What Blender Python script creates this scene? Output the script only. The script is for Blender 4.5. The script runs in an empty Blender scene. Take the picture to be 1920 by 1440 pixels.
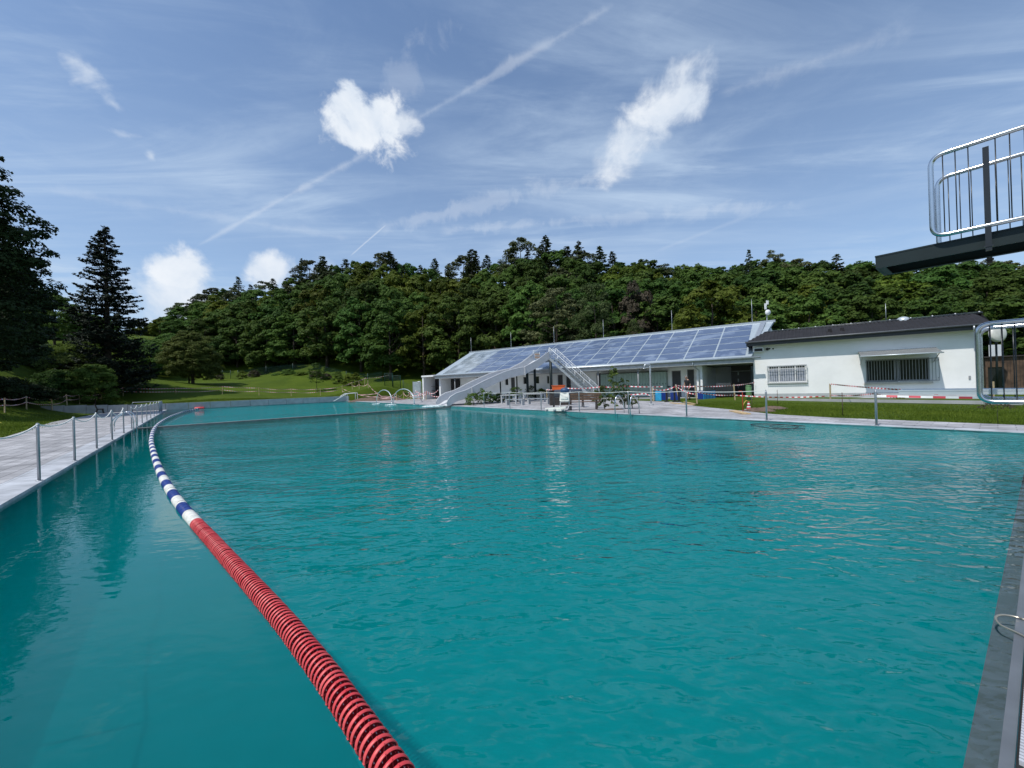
import bpy, math, random
import numpy as np
from mathutils import Vector, Matrix
random.seed(7); RNG = np.random.RandomState(11)
sc = bpy.context.scene
COL = sc.collection
PI = math.pi

# ------------------------------------------------------------------ camera
CZ = 1.6; F = 721.0; ROLL = math.radians(1.83); PIT = -1.4
cam = bpy.data.cameras.new('camera'); camo = bpy.data.objects.new('camera', cam); COL.objects.link(camo)
cam.sensor_width = 36; cam.lens = 36 * F / 1920; cam.clip_start = 0.05; cam.clip_end = 3000
camo.matrix_world = Matrix.Translation((0, 0, CZ)) @ Matrix.Rotation(PI / 2 + PIT / F * -1.0, 4, 'X') @ Matrix.Rotation(-ROLL, 4, 'Z')
sc.camera = camo

# ------------------------------------------------------------------ sun, exposure
SUN = Vector((-.48, -.388, 1)).normalized()
sl = bpy.data.lights.new('sun', 'SUN'); sl.energy = 3.6; sl.angle = math.radians(.55); sl.color = (1, .955, .89)
so = bpy.data.objects.new('sun', sl); COL.objects.link(so); so.rotation_euler = SUN.to_track_quat('Z', 'Y').to_euler()
sc.view_settings.view_transform = 'Standard'; sc.view_settings.look = 'None'
sc.view_settings.gamma = 1; sc.view_settings.exposure = 0.0
sc.cycles.max_bounces = 8; sc.cycles.transparent_max_bounces = 12
sc.cycles.use_denoising = True
sc.cycles.volume_bounces = 5; sc.cycles.max_bounces = 10
sc.cycles.sample_clamp_indirect = 6

# ------------------------------------------------------------------ geometry of the place
# the pool's long axis is PA, its short axis PB; s and w are metres along them
PA = (-.622, .783); PB = (.783, .622)
def SW(s, w, z=0.0): return Vector((s * PA[0] + w * PB[0], s * PA[1] + w * PB[1], z))
def ray(px, py):
    u = px - 960; v = 720 - py + PIT
    return (u * math.cos(ROLL) + v * math.sin(ROLL), F, -u * math.sin(ROLL) + v * math.cos(ROLL))
def Pz(px, py, z=0.0):
    d = ray(px, py); t = (z - CZ) / d[2]; return Vector((d[0] * t, d[1] * t, z))
def PY(px, py, Y):
    d = ray(px, py); t = Y / d[1]; return Vector((d[0] * t, Y, CZ + d[2] * t))
def sw(p): return (p[0] * PA[0] + p[1] * PA[1], p[0] * PB[0] + p[1] * PB[1])
S1 = 57.5; WR = 15.45
def wl(s): return -2.25 - .022 * s
def ne(w): return .125 - .048 * w        # the near end runs slightly askew
def SN(s, w, z=0.0): return SW(s + ne(w) * max(0.0, 1 - max(s, 0) / 6), w, z)

# ------------------------------------------------------------------ node helpers
class NT:
    def __init__(self, nt): self.nt = nt; self.n = nt.nodes; self.l = nt.links
    def node(self, t, **kw):
        n = self.n.new(t)
        for k, v in kw.items(): setattr(n, k, v)
        return n
    def set(self, sock, v):
        if hasattr(v, 'is_output'): self.l.new(v, sock)
        else: sock.default_value = v
    def m(self, op, a, b=0.0, c=None, clamp=False):
        n = self.node('ShaderNodeMath', operation=op); n.use_clamp = clamp
        self.set(n.inputs[0], a); self.set(n.inputs[1], b)
        if c is not None: self.set(n.inputs[2], c)
        return n.outputs[0]
    def dot(self, a, vec):
        n = self.node('ShaderNodeVectorMath', operation='DOT_PRODUCT'); self.set(n.inputs[0], a); n.inputs[1].default_value = tuple(vec)
        return n.outputs['Value']
    def mapr(self, v, a, b, c=0.0, d=1.0, smooth=True):
        n = self.node('ShaderNodeMapRange'); n.interpolation_type = 'SMOOTHSTEP' if smooth else 'LINEAR'
        self.set(n.inputs[0], v); n.inputs[1].default_value = a; n.inputs[2].default_value = b
        n.inputs[3].default_value = c; n.inputs[4].default_value = d
        return n.outputs[0]
    def noise(self, vec, scale, detail=3, rough=.55, dist=0.0):
        n = self.node('ShaderNodeTexNoise'); 
        if vec is not None: self.l.new(vec, n.inputs['Vector'])
        n.inputs['Scale'].default_value = scale; n.inputs['Detail'].default_value = detail
        n.inputs['Roughness'].default_value = rough; n.inputs['Distortion'].default_value = dist
        return n.outputs[0]
    def mix(self, f, a, b, bt='MIX'):
        n = self.node('ShaderNodeMix', data_type='RGBA', blend_type=bt)
        self.set(n.inputs[0], f)
        for i, v in ((6, a), (7, b)):
            if hasattr(v, 'is_output'): self.l.new(v, n.inputs[i])
            else: n.inputs[i].default_value = tuple(v) + ((1,) if len(v) == 3 else ())
        return n.outputs[2]
    def comb(self, x, y, z=0.0):
        n = self.node('ShaderNodeCombineXYZ')
        for i, v in enumerate((x, y, z)): self.set(n.inputs[i], v)
        return n.outputs[0]
    def mapping(self, vec, rot=(0, 0, 0), scale=(1, 1, 1)):
        n = self.node('ShaderNodeMapping'); self.l.new(vec, n.inputs[0]); n.inputs['Rotation'].default_value = rot; n.inputs['Scale'].default_value = scale
        return n.outputs[0]
    def bump(self, h, dist, strength=1.0, normal=None):
        n = self.node('ShaderNodeBump'); self.l.new(h, n.inputs['Height']); n.inputs['Distance'].default_value = dist
        self.set(n.inputs['Strength'], strength)
        if normal is not None: self.l.new(normal, n.inputs['Normal'])
        return n.outputs[0]

# ------------------------------------------------------------------ sky: Nishita plus cirrus, contrails, small cumulus
world = bpy.data.worlds.new("World"); sc.world = world; world.use_nodes = True
W = NT(world.node_tree); W.n.clear()
sky = W.node('ShaderNodeTexSky', sky_type='NISHITA'); sky.sun_disc = False
sky.sun_elevation = math.asin(SUN.z); sky.sun_rotation = math.atan2(SUN.x, SUN.y); sky.air_density = 1.0; sky.dust_density = .6; sky.ozone_density = 2.2
gen = W.node('ShaderNodeTexCoord').outputs['Generated']
def D(px, py): return Vector(ray(px, py)).normalized()
sep = W.node('ShaderNodeSeparateXYZ'); W.l.new(gen, sep.inputs[0])
zc = W.m('MAXIMUM', sep.outputs[2], .06)
plane = W.comb(W.m('DIVIDE', sep.outputs[0], zc), W.m('DIVIDE', sep.outputs[1], zc))
st1 = W.mapping(plane, rot=(0, 0, math.radians(17)), scale=(.30, 1.25, 1))
st2 = W.mapping(plane, rot=(0, 0, math.radians(-24)), scale=(.34, 1.0, 1))
c1 = W.mapr(W.noise(st1, 1.5, 7, .62, 1.1), .40, .78)
c2 = W.mapr(W.noise(st2, 1.2, 6, .6, 1.4), .42, .8)
c3 = W.mapr(W.noise(plane, 3.2, 6, .65, .6), .45, .85)
big = W.mapr(W.noise(plane, .55, 2, .5), .35, .62, .25, 1.0)
cir = W.m('MULTIPLY', W.m('ADD', W.m('MULTIPLY', c1, .58), W.m('ADD', W.m('MULTIPLY', c2, .30), W.m('MULTIPLY', c3, .16))), big)
lowv = W.mapr(sep.outputs[2], .02, .8, .42, 0.10)
cir = W.m('ADD', cir, lowv, clamp=True)
nfine = W.noise(gen, 16, 6, .62, .4); nmid = W.noise(gen, 6.5, 5, .6, .3)
wn = W.node('ShaderNodeTexNoise'); W.l.new(gen, wn.inputs['Vector']); wn.inputs['Scale'].default_value = 7; wn.inputs['Detail'].default_value = 5
wv = W.node('ShaderNodeVectorMath', operation='MULTIPLY_ADD'); W.l.new(wn.outputs['Color'], wv.inputs[0]); wv.inputs[1].default_value = (.085, .085, .085)
wsub = W.node('ShaderNodeVectorMath', operation='SUBTRACT'); W.l.new(gen, wsub.inputs[0]); wsub.inputs[1].default_value = (.0425, .0425, .0425); W.l.new(wsub.outputs[0], wv.inputs[2])
gw = wv.outputs[0]
cl = None; shade = None
def cumulus(c, a, b, k, amp=1.0, sharp=.45, body=1.0):
    """soft white puff round direction c, semi-axes towards directions a and b"""
    global cl
    C = D(*c); ea = D(*a) / D(*a).dot(C) - C; eb = D(*b) / D(*b).dot(C) - C
    q = W.m('MAXIMUM', W.dot(gen, C), .02)
    nb = ea.cross(eb)
    fa = eb.cross(nb) / ea.dot(eb.cross(nb)); fb = ea.cross(nb) / eb.dot(ea.cross(nb))
    p = W.m('DIVIDE', W.dot(gw, fa), q); r = W.m('DIVIDE', W.dot(gw, fb), q)
    r2 = W.m('SQRT', W.m('ADD', W.m('MULTIPLY', p, p), W.m('MULTIPLY', r, r)))
    v = W.m('ADD', W.m('SUBTRACT', 1.0, r2), W.m('ADD', W.m('MULTIPLY', W.m('SUBTRACT', nmid, .5), k), W.m('MULTIPLY', W.m('SUBTRACT', nfine, .5), k * .9)))
    al = W.m('MULTIPLY', W.mapr(v, 0.0, sharp), amp)
    al = W.m('MULTIPLY', al, W.mapr(W.dot(gen, C), .3, .5))
    cl = al if cl is None else W.m('MAXIMUM', cl, al)
cumulus((692, 230), (765, 262), (662, 285), 2.2, 1.0, .6)
cumulus((655, 185), (690, 230), (622, 210), 2.2, 1.0, .6)
cumulus((742, 232), (790, 240), (738, 270), 1.8, .85, .7)
cumulus((742, 150), (795, 105), (720, 118), 5.5, .12, 1.2)
cumulus((1248, 190), (1372, 85), (1200, 138), 1.5, .95, .7)
cumulus((1182, 262), (1262, 165), (1128, 240), 1.5, .85, .85)
cumulus((1310, 150), (1365, 115), (1285, 110), 2.2, .45, .9)
cumulus((172, 150), (222, 195), (190, 128), 2.4, .6, .9)
cumulus((208, 192), (232, 205), (205, 208), 2.2, .5, .8)
cumulus((218, 241), (255, 250), (216, 252), 2.2, .3, .9)
cumulus((262, 287), (280, 292), (260, 298), 1.8, .5, .9)
cumulus((350, 505), (428, 510), (350, 448), 1.5, .95, .6)
cumulus((335, 560), (440, 570), (340, 480), 1.5, .9, .8)
cumulus((512, 508), (578, 512), (512, 458), 1.5, .85, .7)
cumulus((612, 500), (650, 500), (612, 470), 1.3, .5, .8)
def trail(a, b, w0, w1, amp, k=.8, fade=.03):
    """contrail along the great circle through two directions"""
    global cl
    A, Bv = D(*a), D(*b); n = A.cross(Bv).normalized(); mid = (A + Bv).normalized(); along = n.cross(mid); ha = abs(A.dot(along))
    t = W.dot(gen, along); sgn = 1 if Bv.dot(along) > 0 else -1
    wid = W.mapr(W.m('MULTIPLY', t, sgn), -ha, ha, w0, w1, False)
    d = W.m('DIVIDE', W.m('ABSOLUTE', W.m('ADD', W.dot(gen, n), W.m('MULTIPLY', W.m('SUBTRACT', nmid, .5), .006))), wid)
    v = W.m('ADD', W.m('SUBTRACT', 1.0, d), W.m('MULTIPLY', W.m('SUBTRACT', nfine, .55), k * 1.8))
    al = W.m('MULTIPLY', W.mapr(v, 0, 1.1), amp)
    al = W.m('MULTIPLY', al, W.mapr(W.m('ABSOLUTE', t), ha, ha - fade))
    al = W.m('MULTIPLY', al, W.mapr(W.dot(gen, mid), .1, .2))
    cl = W.m('MAXIMUM', cl, al)
trail((362, 462), (700, 277), .006, .014, .30, 1.3)
trail((700, 425), (1150, 322), .02, .035, .22, 2.6)
trail((820, 432), (1520, 378), .014, .025, .20, 2.6)
trail((40, 345), (660, 445), .012, .012, .14, 1.8)
trail((770, 226), (1160, 0), .010, .014, .24, 1.5)
trail((655, 478), (728, 414), .0025, .003, .5, .3, .015)
trail((1225, 470), (1480, 372), .006, .008, .12)
trail((1340, 175), (1740, 40), .018, .03, .20, 1.6)
base = W.node('ShaderNodeMix', data_type='RGBA', blend_type='MULTIPLY'); base.inputs[0].default_value = 1
W.l.new(sky.outputs[0], base.inputs[6]); base.inputs[7].default_value = (.90, 1.09, 1.25, 1)
skc = W.mix(cir, base.outputs[2], (4.8, 6.0, 7.6))
skc = W.mix(cl, skc, W.mix(W.mapr(nmid, .3, .7), (5.8, 6.6, 7.7), (8.0, 8.3, 8.7)))
bg = W.node('ShaderNodeBackground'); W.l.new(skc, bg.inputs[0]); bg.inputs[1].default_value = .115
wo = W.node('ShaderNodeOutputWorld'); W.l.new(bg.outputs[0], wo.inputs[0])

# ------------------------------------------------------------------ materials
MATS = {}
def mat(name, col, rough=.6, metal=0.0, var=.12, vscale=3.0, bump=0.0, bscale=20.0, spec=.5, col2=None, coat=0.0):
    if name in MATS: return MATS[name]
    m = bpy.data.materials.new(name); m.use_nodes = True; N = NT(m.node_tree)
    b = N.n['Principled BSDF']; b.inputs['Roughness'].default_value = rough; b.inputs['Metallic'].default_value = metal
    b.inputs['Specular IOR Level'].default_value = spec; b.inputs['Coat Weight'].default_value = coat
    tc = N.node('ShaderNodeNewGeometry').outputs['Position']
    f = N.mapr(N.noise(tc, vscale, 4, .6), .3, .7)
    c2 = col2 if col2 else tuple(min(1, c * (1 + var)) for c in col)
    c1_ = col if col2 else tuple(c * (1 - var) for c in col)
    N.l.new(N.mix(f, c1_, c2), b.inputs['Base Color'])
    if bump: N.l.new(N.bump(N.noise(tc, bscale, 4, .6), bump), b.inputs['Normal'])
    MATS[name] = m; return m

M_steel = mat('stainless_steel', (.62, .64, .66), .24, 1.0, .05)
M_post = mat('brushed_steel', (.42, .43, .45), .45, .75, .08)
M_rpost = mat('dark_polished_steel', (.045, .048, .05), .3, .6, .05)
M_dsteel = mat('dark_green_steel', (.014, .024, .025), .5, .0, .1, spec=.3)
M_galv = mat('galvanised_steel', (.5, .53, .55), .42, .7, .12, 8)
M_white = mat('white_render', (.86, .865, .85), .85, 0, .045, .7, .004, 60)
M_whitep = mat('white_paint', (.78, .79, .78), .5, 0, .04)
M_plinth = mat('grey_plinth', (.42, .44, .45), .8, 0, .08)
M_dark = mat('dark_interior', (.018, .018, .02), .8)
M_glass = mat('window_glass', (.02, .023, .027), .06, 0, .1, spec=.6)
M_frame = mat('grey_frame', (.28, .29, .3), .5)
M_roofm = mat('black_roof_sheet', (.014, .013, .015), .85, 0, .25, 2.0)
M_fascia = mat('anthracite_fascia', (.03, .033, .037), .45)
M_lock = mat('locker_green', (.30, .40, .35), .5, 0, .06)
M_rope = mat('white_rope', (.75, .75, .7), .7)
M_red = mat('red_plastic', (.60, .04, .05), .45, 0, .15, 5, col2=(.72, .10, .10))
M_blue = mat('blue_plastic', (.012, .04, .22), .35, 0, .15, 30)
M_wht = mat('white_plastic', (.76, .75, .68), .4, 0, .1, 30)
M_black = mat('black_rubber', (.015, .015, .016), .5)
M_wood = mat('pale_wood', (.5, .36, .19), .8, 0, .2, 9)
M_bwood = mat('brown_wood', (.2, .115, .07), .7, 0, .25, 9)
M_dwood = mat('dark_wood', (.035, .028, .025), .7, 0, .3, 9)
M_gwood = mat('weathered_wood', (.10, .062, .038), .85, 0, .5, 2.2)
M_dirt = mat('bare_earth', (.13, .088, .062), .95, 0, .3, 6, .03, 9)
M_conc = mat('pale_concrete', (.36, .37, .375), .85, 0, .12, 1.5, .002, 40)
M_slide = mat('grey_fibreglass', (.46, .47, .49), .4, 0, .05)
M_slidef = mat('slide_floor', (.66, .67, .68), .35, 0, .05)
M_bark = mat('bark', (.06, .045, .032), .9, 0, .3, 5, .02, 12)
M_stem = mat('green_stem', (.07, .08, .03), .8)
M_tr = mat('tape_red', (.55, .06, .08), .5); M_tw = mat('tape_white', (.75, .75, .72), .5)
M_orange = mat('orange_plastic', (.7, .12, .02), .5)
M_sky = mat('light_blue_plastic', (.03, .33, .6), .45)
M_gfence = mat('green_coated_wire', (.008, .05, .038), .5)
M_bin = mat('green_bin', (.12, .24, .1), .5)
M_skin = mat('skin', (.42, .24, .17), .55, 0, .05); M_hair = mat('grey_hair', (.2, .18, .16), .8)
M_shirt = mat('black_cloth', (.012, .012, .014), .85); M_short = mat('dark_cloth', (.03, .03, .035), .85)
M_alu = mat('aluminium_board', (.55, .6, .62), .35, .3, .06)
M_stain = mat('frosted_panel', (.33, .38, .38), .35)
M_curt = mat('white_curtain', (.30, .33, .39), .8, 0, .25, 5)

def paving(name, c1, c2, bw, bh, rot, mortar=.012, msz=.55):
    m = bpy.data.materials.new(name); m.use_nodes = True; N = NT(m.node_tree); b = N.n['Principled BSDF']
    pos = N.node('ShaderNodeNewGeometry').outputs['Position']
    mp = N.mapping(pos, rot=(0, 0, rot))
    br = N.node('ShaderNodeTexBrick'); N.l.new(mp, br.inputs[0])
    br.inputs['Color1'].default_value = c1 + (1,); br.inputs['Color2'].default_value = c2 + (1,)
    br.inputs['Mortar'].default_value = tuple(c * msz for c in c1) + (1,)
    br.inputs['Scale'].default_value = 1; br.inputs['Brick Width'].default_value = bw; br.inputs['Row Height'].default_value = bh
    br.inputs['Mortar Size'].default_value = mortar; br.inputs['Mortar Smooth'].default_value = .3
    n1 = N.mapr(N.noise(pos, .9, 5, .65), .3, .7, .62, 1.2); n2 = N.mapr(N.noise(N.mapping(pos, rot=(0, 0, rot), scale=(.5, 2.5, 1)), 2.5, 4, .7), .3, .7, .85, 1.12)
    k = N.m('MULTIPLY', n1, n2)
    N.l.new(N.mix(1.0, br.outputs[0], N.comb(k, k, k), 'MULTIPLY'), b.inputs['Base Color'])
    b.inputs['Roughness'].default_value = .75
    N.l.new(N.bump(N.m('ADD', N.m('MULTIPLY', br.outputs[1], -.4), N.noise(pos, 30, 3)), .004), b.inputs['Normal'])
    return m
ROTA = -math.atan2(PA[1], PA[0])
M_pave = paving('deck_paving', (.34, .335, .34), (.46, .45, .455), .6, .3, ROTA)
M_cope = paving('coping_stone', (.43, .445, .47), (.46, .475, .5), 1.45, 3.0, ROTA, .008, .7)
M_wall = paving('wall_block', (.33, .34, .35), (.37, .38, .39), 2.2, 9.0, ROTA, .02, .6)

def grass_mat():
    m = bpy.data.materials.new('grass'); m.use_nodes = True; N = NT(m.node_tree); b = N.n['Principled BSDF']
    pos = N.node('ShaderNodeNewGeometry').outputs['Position']
    a = N.mapr(N.noise(pos, .22, 5, .65), .3, .7); c = N.mapr(N.noise(pos, 2.6, 5, .7), .3, .75); f = N.mapr(N.noise(pos, 28, 3, .7), .25, .75)
    col = N.mix(a, (.048, .092, .004), (.092, .148, .008)); col = N.mix(N.m('MULTIPLY', c, .45), col, (.12, .125, .02))
    col = N.mix(N.m('MULTIPLY', f, .55), col, (.025, .05, .003))
    N.l.new(col, b.inputs['Base Color']); b.inputs['Roughness'].default_value = .9; b.inputs['Specular IOR Level'].default_value = .15
    N.l.new(N.bump(N.m('ADD', N.noise(pos, 40, 4, .7), N.noise(pos, 7, 3)), .05, .8), b.inputs['Normal'])
    return m
M_grass = grass_mat()

def leaf_mat(name, dark, light, trans=.36):
    m = bpy.data.materials.new(name); m.use_nodes = True; N = NT(m.node_tree); b = N.n['Principled BSDF']
    g = N.node('ShaderNodeNewGeometry'); oi = N.node('ShaderNodeObjectInfo')
    isl = g.outputs['Random Per Island']
    n = N.mapr(N.noise(g.outputs['Position'], .35, 3, .6), .3, .7)
    f = N.m('ADD', N.m('MULTIPLY', isl, .5), N.m('MULTIPLY', n, .5))
    col = N.mix(f, dark, light)
    hs = N.node('ShaderNodeHueSaturation'); N.l.new(col, hs.inputs['Color'])
    N.l.new(N.mapr(oi.outputs['Random'], 0, 1, .47, .51, False), hs.inputs['Hue'])
    N.l.new(N.mapr(N.m('FRACT', N.m('MULTIPLY', oi.outputs['Random'], 7.31)), 0, 1, .62, 1.32, False), hs.inputs['Value'])
    hs.inputs['Saturation'].default_value = .95
    N.l.new(hs.outputs[0], b.inputs['Base Color']); b.inputs['Roughness'].default_value = .6; b.inputs['Specular IOR Level'].default_value = .12
    tr = N.node('ShaderNodeBsdfTranslucent'); N.l.new(hs.outputs[0], tr.inputs[0])
    mx = N.node('ShaderNodeMixShader'); mx.inputs[0].default_value = trans
    N.l.new(b.outputs[0], mx.inputs[1]); N.l.new(tr.outputs[0], mx.inputs[2])
    N.l.new(mx.outputs[0], N.n['Material Output'].inputs[0])
    return m
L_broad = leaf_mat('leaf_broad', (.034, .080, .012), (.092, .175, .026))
L_bright = leaf_mat('leaf_bright', (.055, .095, .006), (.14, .195, .020))
L_con = leaf_mat('needle_dark', (.026, .045, .016), (.065, .092, .034), .1)
L_pine = leaf_mat('needle_olive', (.040, .056, .020), (.10, .118, .044), .1)
L_spr = leaf_mat('needle_spruce', (.010, .019, .013), (.024, .04, .024), .05)
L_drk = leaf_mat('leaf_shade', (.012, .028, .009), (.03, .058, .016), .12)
L_brown = leaf_mat('leaf_russet', (.05, .048, .028), (.10, .085, .05), .15)

def solar_mat():
    m = bpy.data.materials.new('solar_cell'); m.use_nodes = True; N = NT(m.node_tree); b = N.n['Principled BSDF']
    g = N.node('ShaderNodeNewGeometry'); oi = N.node('ShaderNodeObjectInfo')
    n = N.mapr(N.noise(N.mapping(g.outputs['Position'], rot=(0, 0, .64), scale=(.5, 1.0, 1.6)), .8, 4, .6, .8), .5, .62)
    r = N.m('MULTIPLY', n, N.mapr(g.outputs['Random Per Island'], .35, .9))
    N.l.new(N.mix(r, (.085, .12, .20), (.33, .40, .50)), b.inputs['Base Color'])
    b.inputs['Roughness'].default_value = .22; b.inputs['Specular IOR Level'].default_value = .9
    return m
M_solar = solar_mat()

def water_mat():
    m = bpy.data.materials.new('pool_water'); m.use_nodes = True; N = NT(m.node_tree); N.n.clear()
    pos = N.node('ShaderNodeNewGeometry').outputs['Position']
    s = N.dot(pos, (PA[0], PA[1], 0)); w = N.dot(pos, (PB[0], PB[1], 0))
    # the calm strip behind the lane rope (the rope is a wave break): rope line w = f(s)
    rl = N.mapr(s, 0, 8, .7, -.38, False); rl2 = N.mapr(s, 8, 26, 0, -1.7, False); rl3 = N.mapr(s, 30, 60, 0, 1.5, False)
    side = N.mapr(N.m('SUBTRACT', w, N.m('ADD', N.m('ADD', rl, rl2), rl3)), -.1, .35, (.08), 1.0)
    far = N.mapr(s, 26.5, 27.5, 1.0, 1.9)
    gust = N.mapr(N.noise(N.mapping(pos, rot=(0, 0, math.radians(-22)), scale=(.35, 1.3, 1)), .55, 3, .6, .4), .3, .7, .6, 1.35)
    amp = N.m('MULTIPLY', N.m('MULTIPLY', side, far), gust)
    p1 = N.mapping(pos, rot=(0, 0, math.radians(-10)), scale=(.72, 1.35, 1)); p2 = N.mapping(pos, rot=(0, 0, math.radians(28)), scale=(.8, 1.3, 1))
    h1 = N.noise(p1, 5.2, 1, .5, .5); h2 = N.noise(p2, 11.0, 1, .5, .4); h3 = N.noise(pos, 1.1, 2, .5); h4 = N.noise(pos, 2.6, 1, .5, .5)
    hh = N.m('ADD', N.m('ADD', N.m('MULTIPLY', h1, .034), N.m('MULTIPLY', h2, .014)), N.m('ADD', N.m('MULTIPLY', h3, .035), N.m('MULTIPLY', h4, .018)))
    bn = N.bump(N.m('MULTIPLY', hh, amp), 1.0, 1.0)
    tr = N.node('ShaderNodeBsdfTransparent'); tr.inputs[0].default_value = (1, 1, 1, 1)
    gl = N.node('ShaderNodeBsdfGlossy'); gl.inputs['Roughness'].default_value = .02; N.l.new(bn, gl.inputs['Normal'])
    fr = N.node('ShaderNodeFresnel'); fr.inputs[0].default_value = 1.333; N.l.new(bn, fr.inputs['Normal'])
    ms = N.node('ShaderNodeMixShader'); N.l.new(fr.outputs[0], ms.inputs[0]); N.l.new(tr.outputs[0], ms.inputs[1]); N.l.new(gl.outputs[0], ms.inputs[2])
    vs_ = N.node('ShaderNodeVolumeScatter'); vs_.inputs['Color'].default_value = (.0, .80, .84, 1); vs_.inputs['Density'].default_value = .21; vs_.inputs['Anisotropy'].default_value = 0.0
    va = N.node('ShaderNodeVolumeAbsorption'); va.inputs['Color'].default_value = (.0, .84, .855, 1); va.inputs['Density'].default_value = .9
    vd = N.node('ShaderNodeAddShader'); N.l.new(vs_.outputs[0], vd.inputs[0]); N.l.new(va.outputs[0], vd.inputs[1])
    o = N.node('ShaderNodeOutputMaterial'); N.l.new(ms.outputs[0], o.inputs[0]); N.l.new(vd.outputs[0], o.inputs[1])
    return m
M_water = water_mat()
M_basin = mat('pool_lining', (.05, .33, .345), .6); M_basinshade = mat('pool_side_shade', (.02, .15, .17), .6)  # second colour is darkened to paint the left wall's underwater shade

# ------------------------------------------------------------------ mesh builder
class MB:
    def __init__(self, M=None): self.v = []; self.f = []; self.mi = []; self.M = M; self.sm = []
    def add(self, vs, fs, mi=0, smooth=False):
        b = len(self.v)
        for p in vs:
            p = Vector(p); self.v.append(self.M @ p if self.M else p)
        for f in fs: self.f.append([b + i for i in f]); self.mi.append(mi); self.sm.append(smooth)
        return self
    def box(self, x0, x1, y0, y1, z0, z1, mi=0):
        return self.add([(x0, y0, z0), (x1, y0, z0), (x1, y1, z0), (x0, y1, z0), (x0, y0, z1), (x1, y0, z1), (x1, y1, z1), (x0, y1, z1)],
                        [(0, 3, 2, 1), (4, 5, 6, 7), (0, 1, 5, 4), (1, 2, 6, 5), (2, 3, 7, 6), (3, 0, 4, 7)], mi)
    def prism(self, top, dz, mi=0):
        """polygon of 3D points, extruded by -dz downwards"""
        n = len(top); top = [Vector(p) for p in top]; bot = [p - Vector((0, 0, dz)) for p in top]
        fs = [tuple(range(n)), tuple(range(2 * n - 1, n - 1, -1))] + [(i, i + n, (i + 1) % n + n, (i + 1) % n) for i in range(n)]
        return self.add(top + bot, fs, mi)
    def hexa(self, a, b, mi=0):
        """two quads a and b (4 points each) joined"""
        return self.add(list(a) + list(b), [(0, 1, 2, 3), (7, 6, 5, 4)] + [(i, i + 4, (i + 1) % 4 + 4, (i + 1) % 4) for i in range(4)], mi)
    def bar(self, p, q, wx, wz, mi=0, up=(0, 0, 1)):
        p = Vector(p); q = Vector(q); d = (q - p).normalized(); s = d.cross(Vector(up))
        if s.length < 1e-4: s = Vector((1, 0, 0))
        s.normalize(); t = s.cross(d).normalized(); s = s * wx / 2; t = t * wz / 2
        return self.hexa([p - s - t, p + s - t, p + s + t, p - s + t], [q - s - t, q + s - t, q + s + t, q - s + t], mi)
    def tube(self, pts, r, n=8, mi=0, cap=True, closed=False):
        pts = [Vector(p) for p in pts]; rs = r if isinstance(r, (list, tuple)) else [r] * len(pts)
        rings = []; prev = None; N_ = len(pts)
        for i, p in enumerate(pts):
            if closed: d = pts[(i + 1) % N_] - pts[i - 1]
            else: d = pts[min(i + 1, N_ - 1)] - pts[max(i - 1, 0)]
            if d.length < 1e-9: d = Vector((0, 0, 1))
            d.normalize()
            if prev is None:
                a = Vector((0, 0, 1)) if abs(d.z) < .9 else Vector((1, 0, 0)); s = d.cross(a).normalized()
            else:
                s = (prev - d * prev.dot(d)); s = s.normalized() if s.length > 1e-6 else d.orthogonal().normalized()
            prev = s; t = d.cross(s)
            rings.append([p + (s * math.cos(2 * PI * k / n) + t * math.sin(2 * PI * k / n)) * rs[i] for k in range(n)])
        vs = [v for R_ in rings for v in R_]; fs = []
        for i in range(N_ if closed else N_ - 1):
            j = (i + 1) % N_
            for k in range(n): fs.append((i * n + k, i * n + (k + 1) % n, j * n + (k + 1) % n, j * n + k))
        if cap and not closed: fs += [tuple(range(n - 1, -1, -1)), tuple(range((N_ - 1) * n, N_ * n))]
        return self.add(vs, fs, mi, True)
    def cyl(self, p, q, r, n=12, mi=0): return self.tube([p, q], r, n, mi)
    def ball(self, c, r, n=10, m=7, mi=0, sc_=(1, 1, 1)):
        vs = []; fs = []; c = Vector(c)
        for i in range(m + 1):
            th = PI * i / m
            for k in range(n):
                ph = 2 * PI * k / n; vs.append(c + Vector((r * sc_[0] * math.sin(th) * math.cos(ph), r * sc_[1] * math.sin(th) * math.sin(ph), r * sc_[2] * math.cos(th))))
        for i in range(m):
            for k in range(n): fs.append((i * n + k, (i + 1) * n + k, (i + 1) * n + (k + 1) % n, i * n + (k + 1) % n))
        return self.add(vs, fs, mi, True)
    def build(self, name, mats, parent=None, kind=None, label=None, cat=None, group=None):
        if not isinstance(mats, (list, tuple)): mats = [mats]
        me = bpy.data.meshes.new(name); off = Vector((0, 0, 0)); loc = None
        if parent is not None:
            off = parent.get('_w', None); off = Vector(off) if off is not None else Vector(parent.location)
        elif self.v and kind != 'structure':
            xs = [v.x for v in self.v]; ys = [v.y for v in self.v]; zs = [v.z for v in self.v]
            off = Vector(((min(xs) + max(xs)) / 2, (min(ys) + max(ys)) / 2, min(zs))); loc = off
        me.from_pydata([tuple(v - off) for v in self.v], [], self.f)
        for m in mats: me.materials.append(m)
        me.polygons.foreach_set('material_index', self.mi); me.polygons.foreach_set('use_smooth', self.sm)
        me.update()
        o = bpy.data.objects.new(name, me); COL.objects.link(o)
        if loc is not None: o.location = loc
        if parent is not None:
            o.parent = parent; PW[o.name] = off
        if kind: o['kind'] = kind
        if label: o['label'] = label
        if cat: o['category'] = cat
        if group: o['group'] = group
        return o
PW = {}
_build = MB.build
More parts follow.
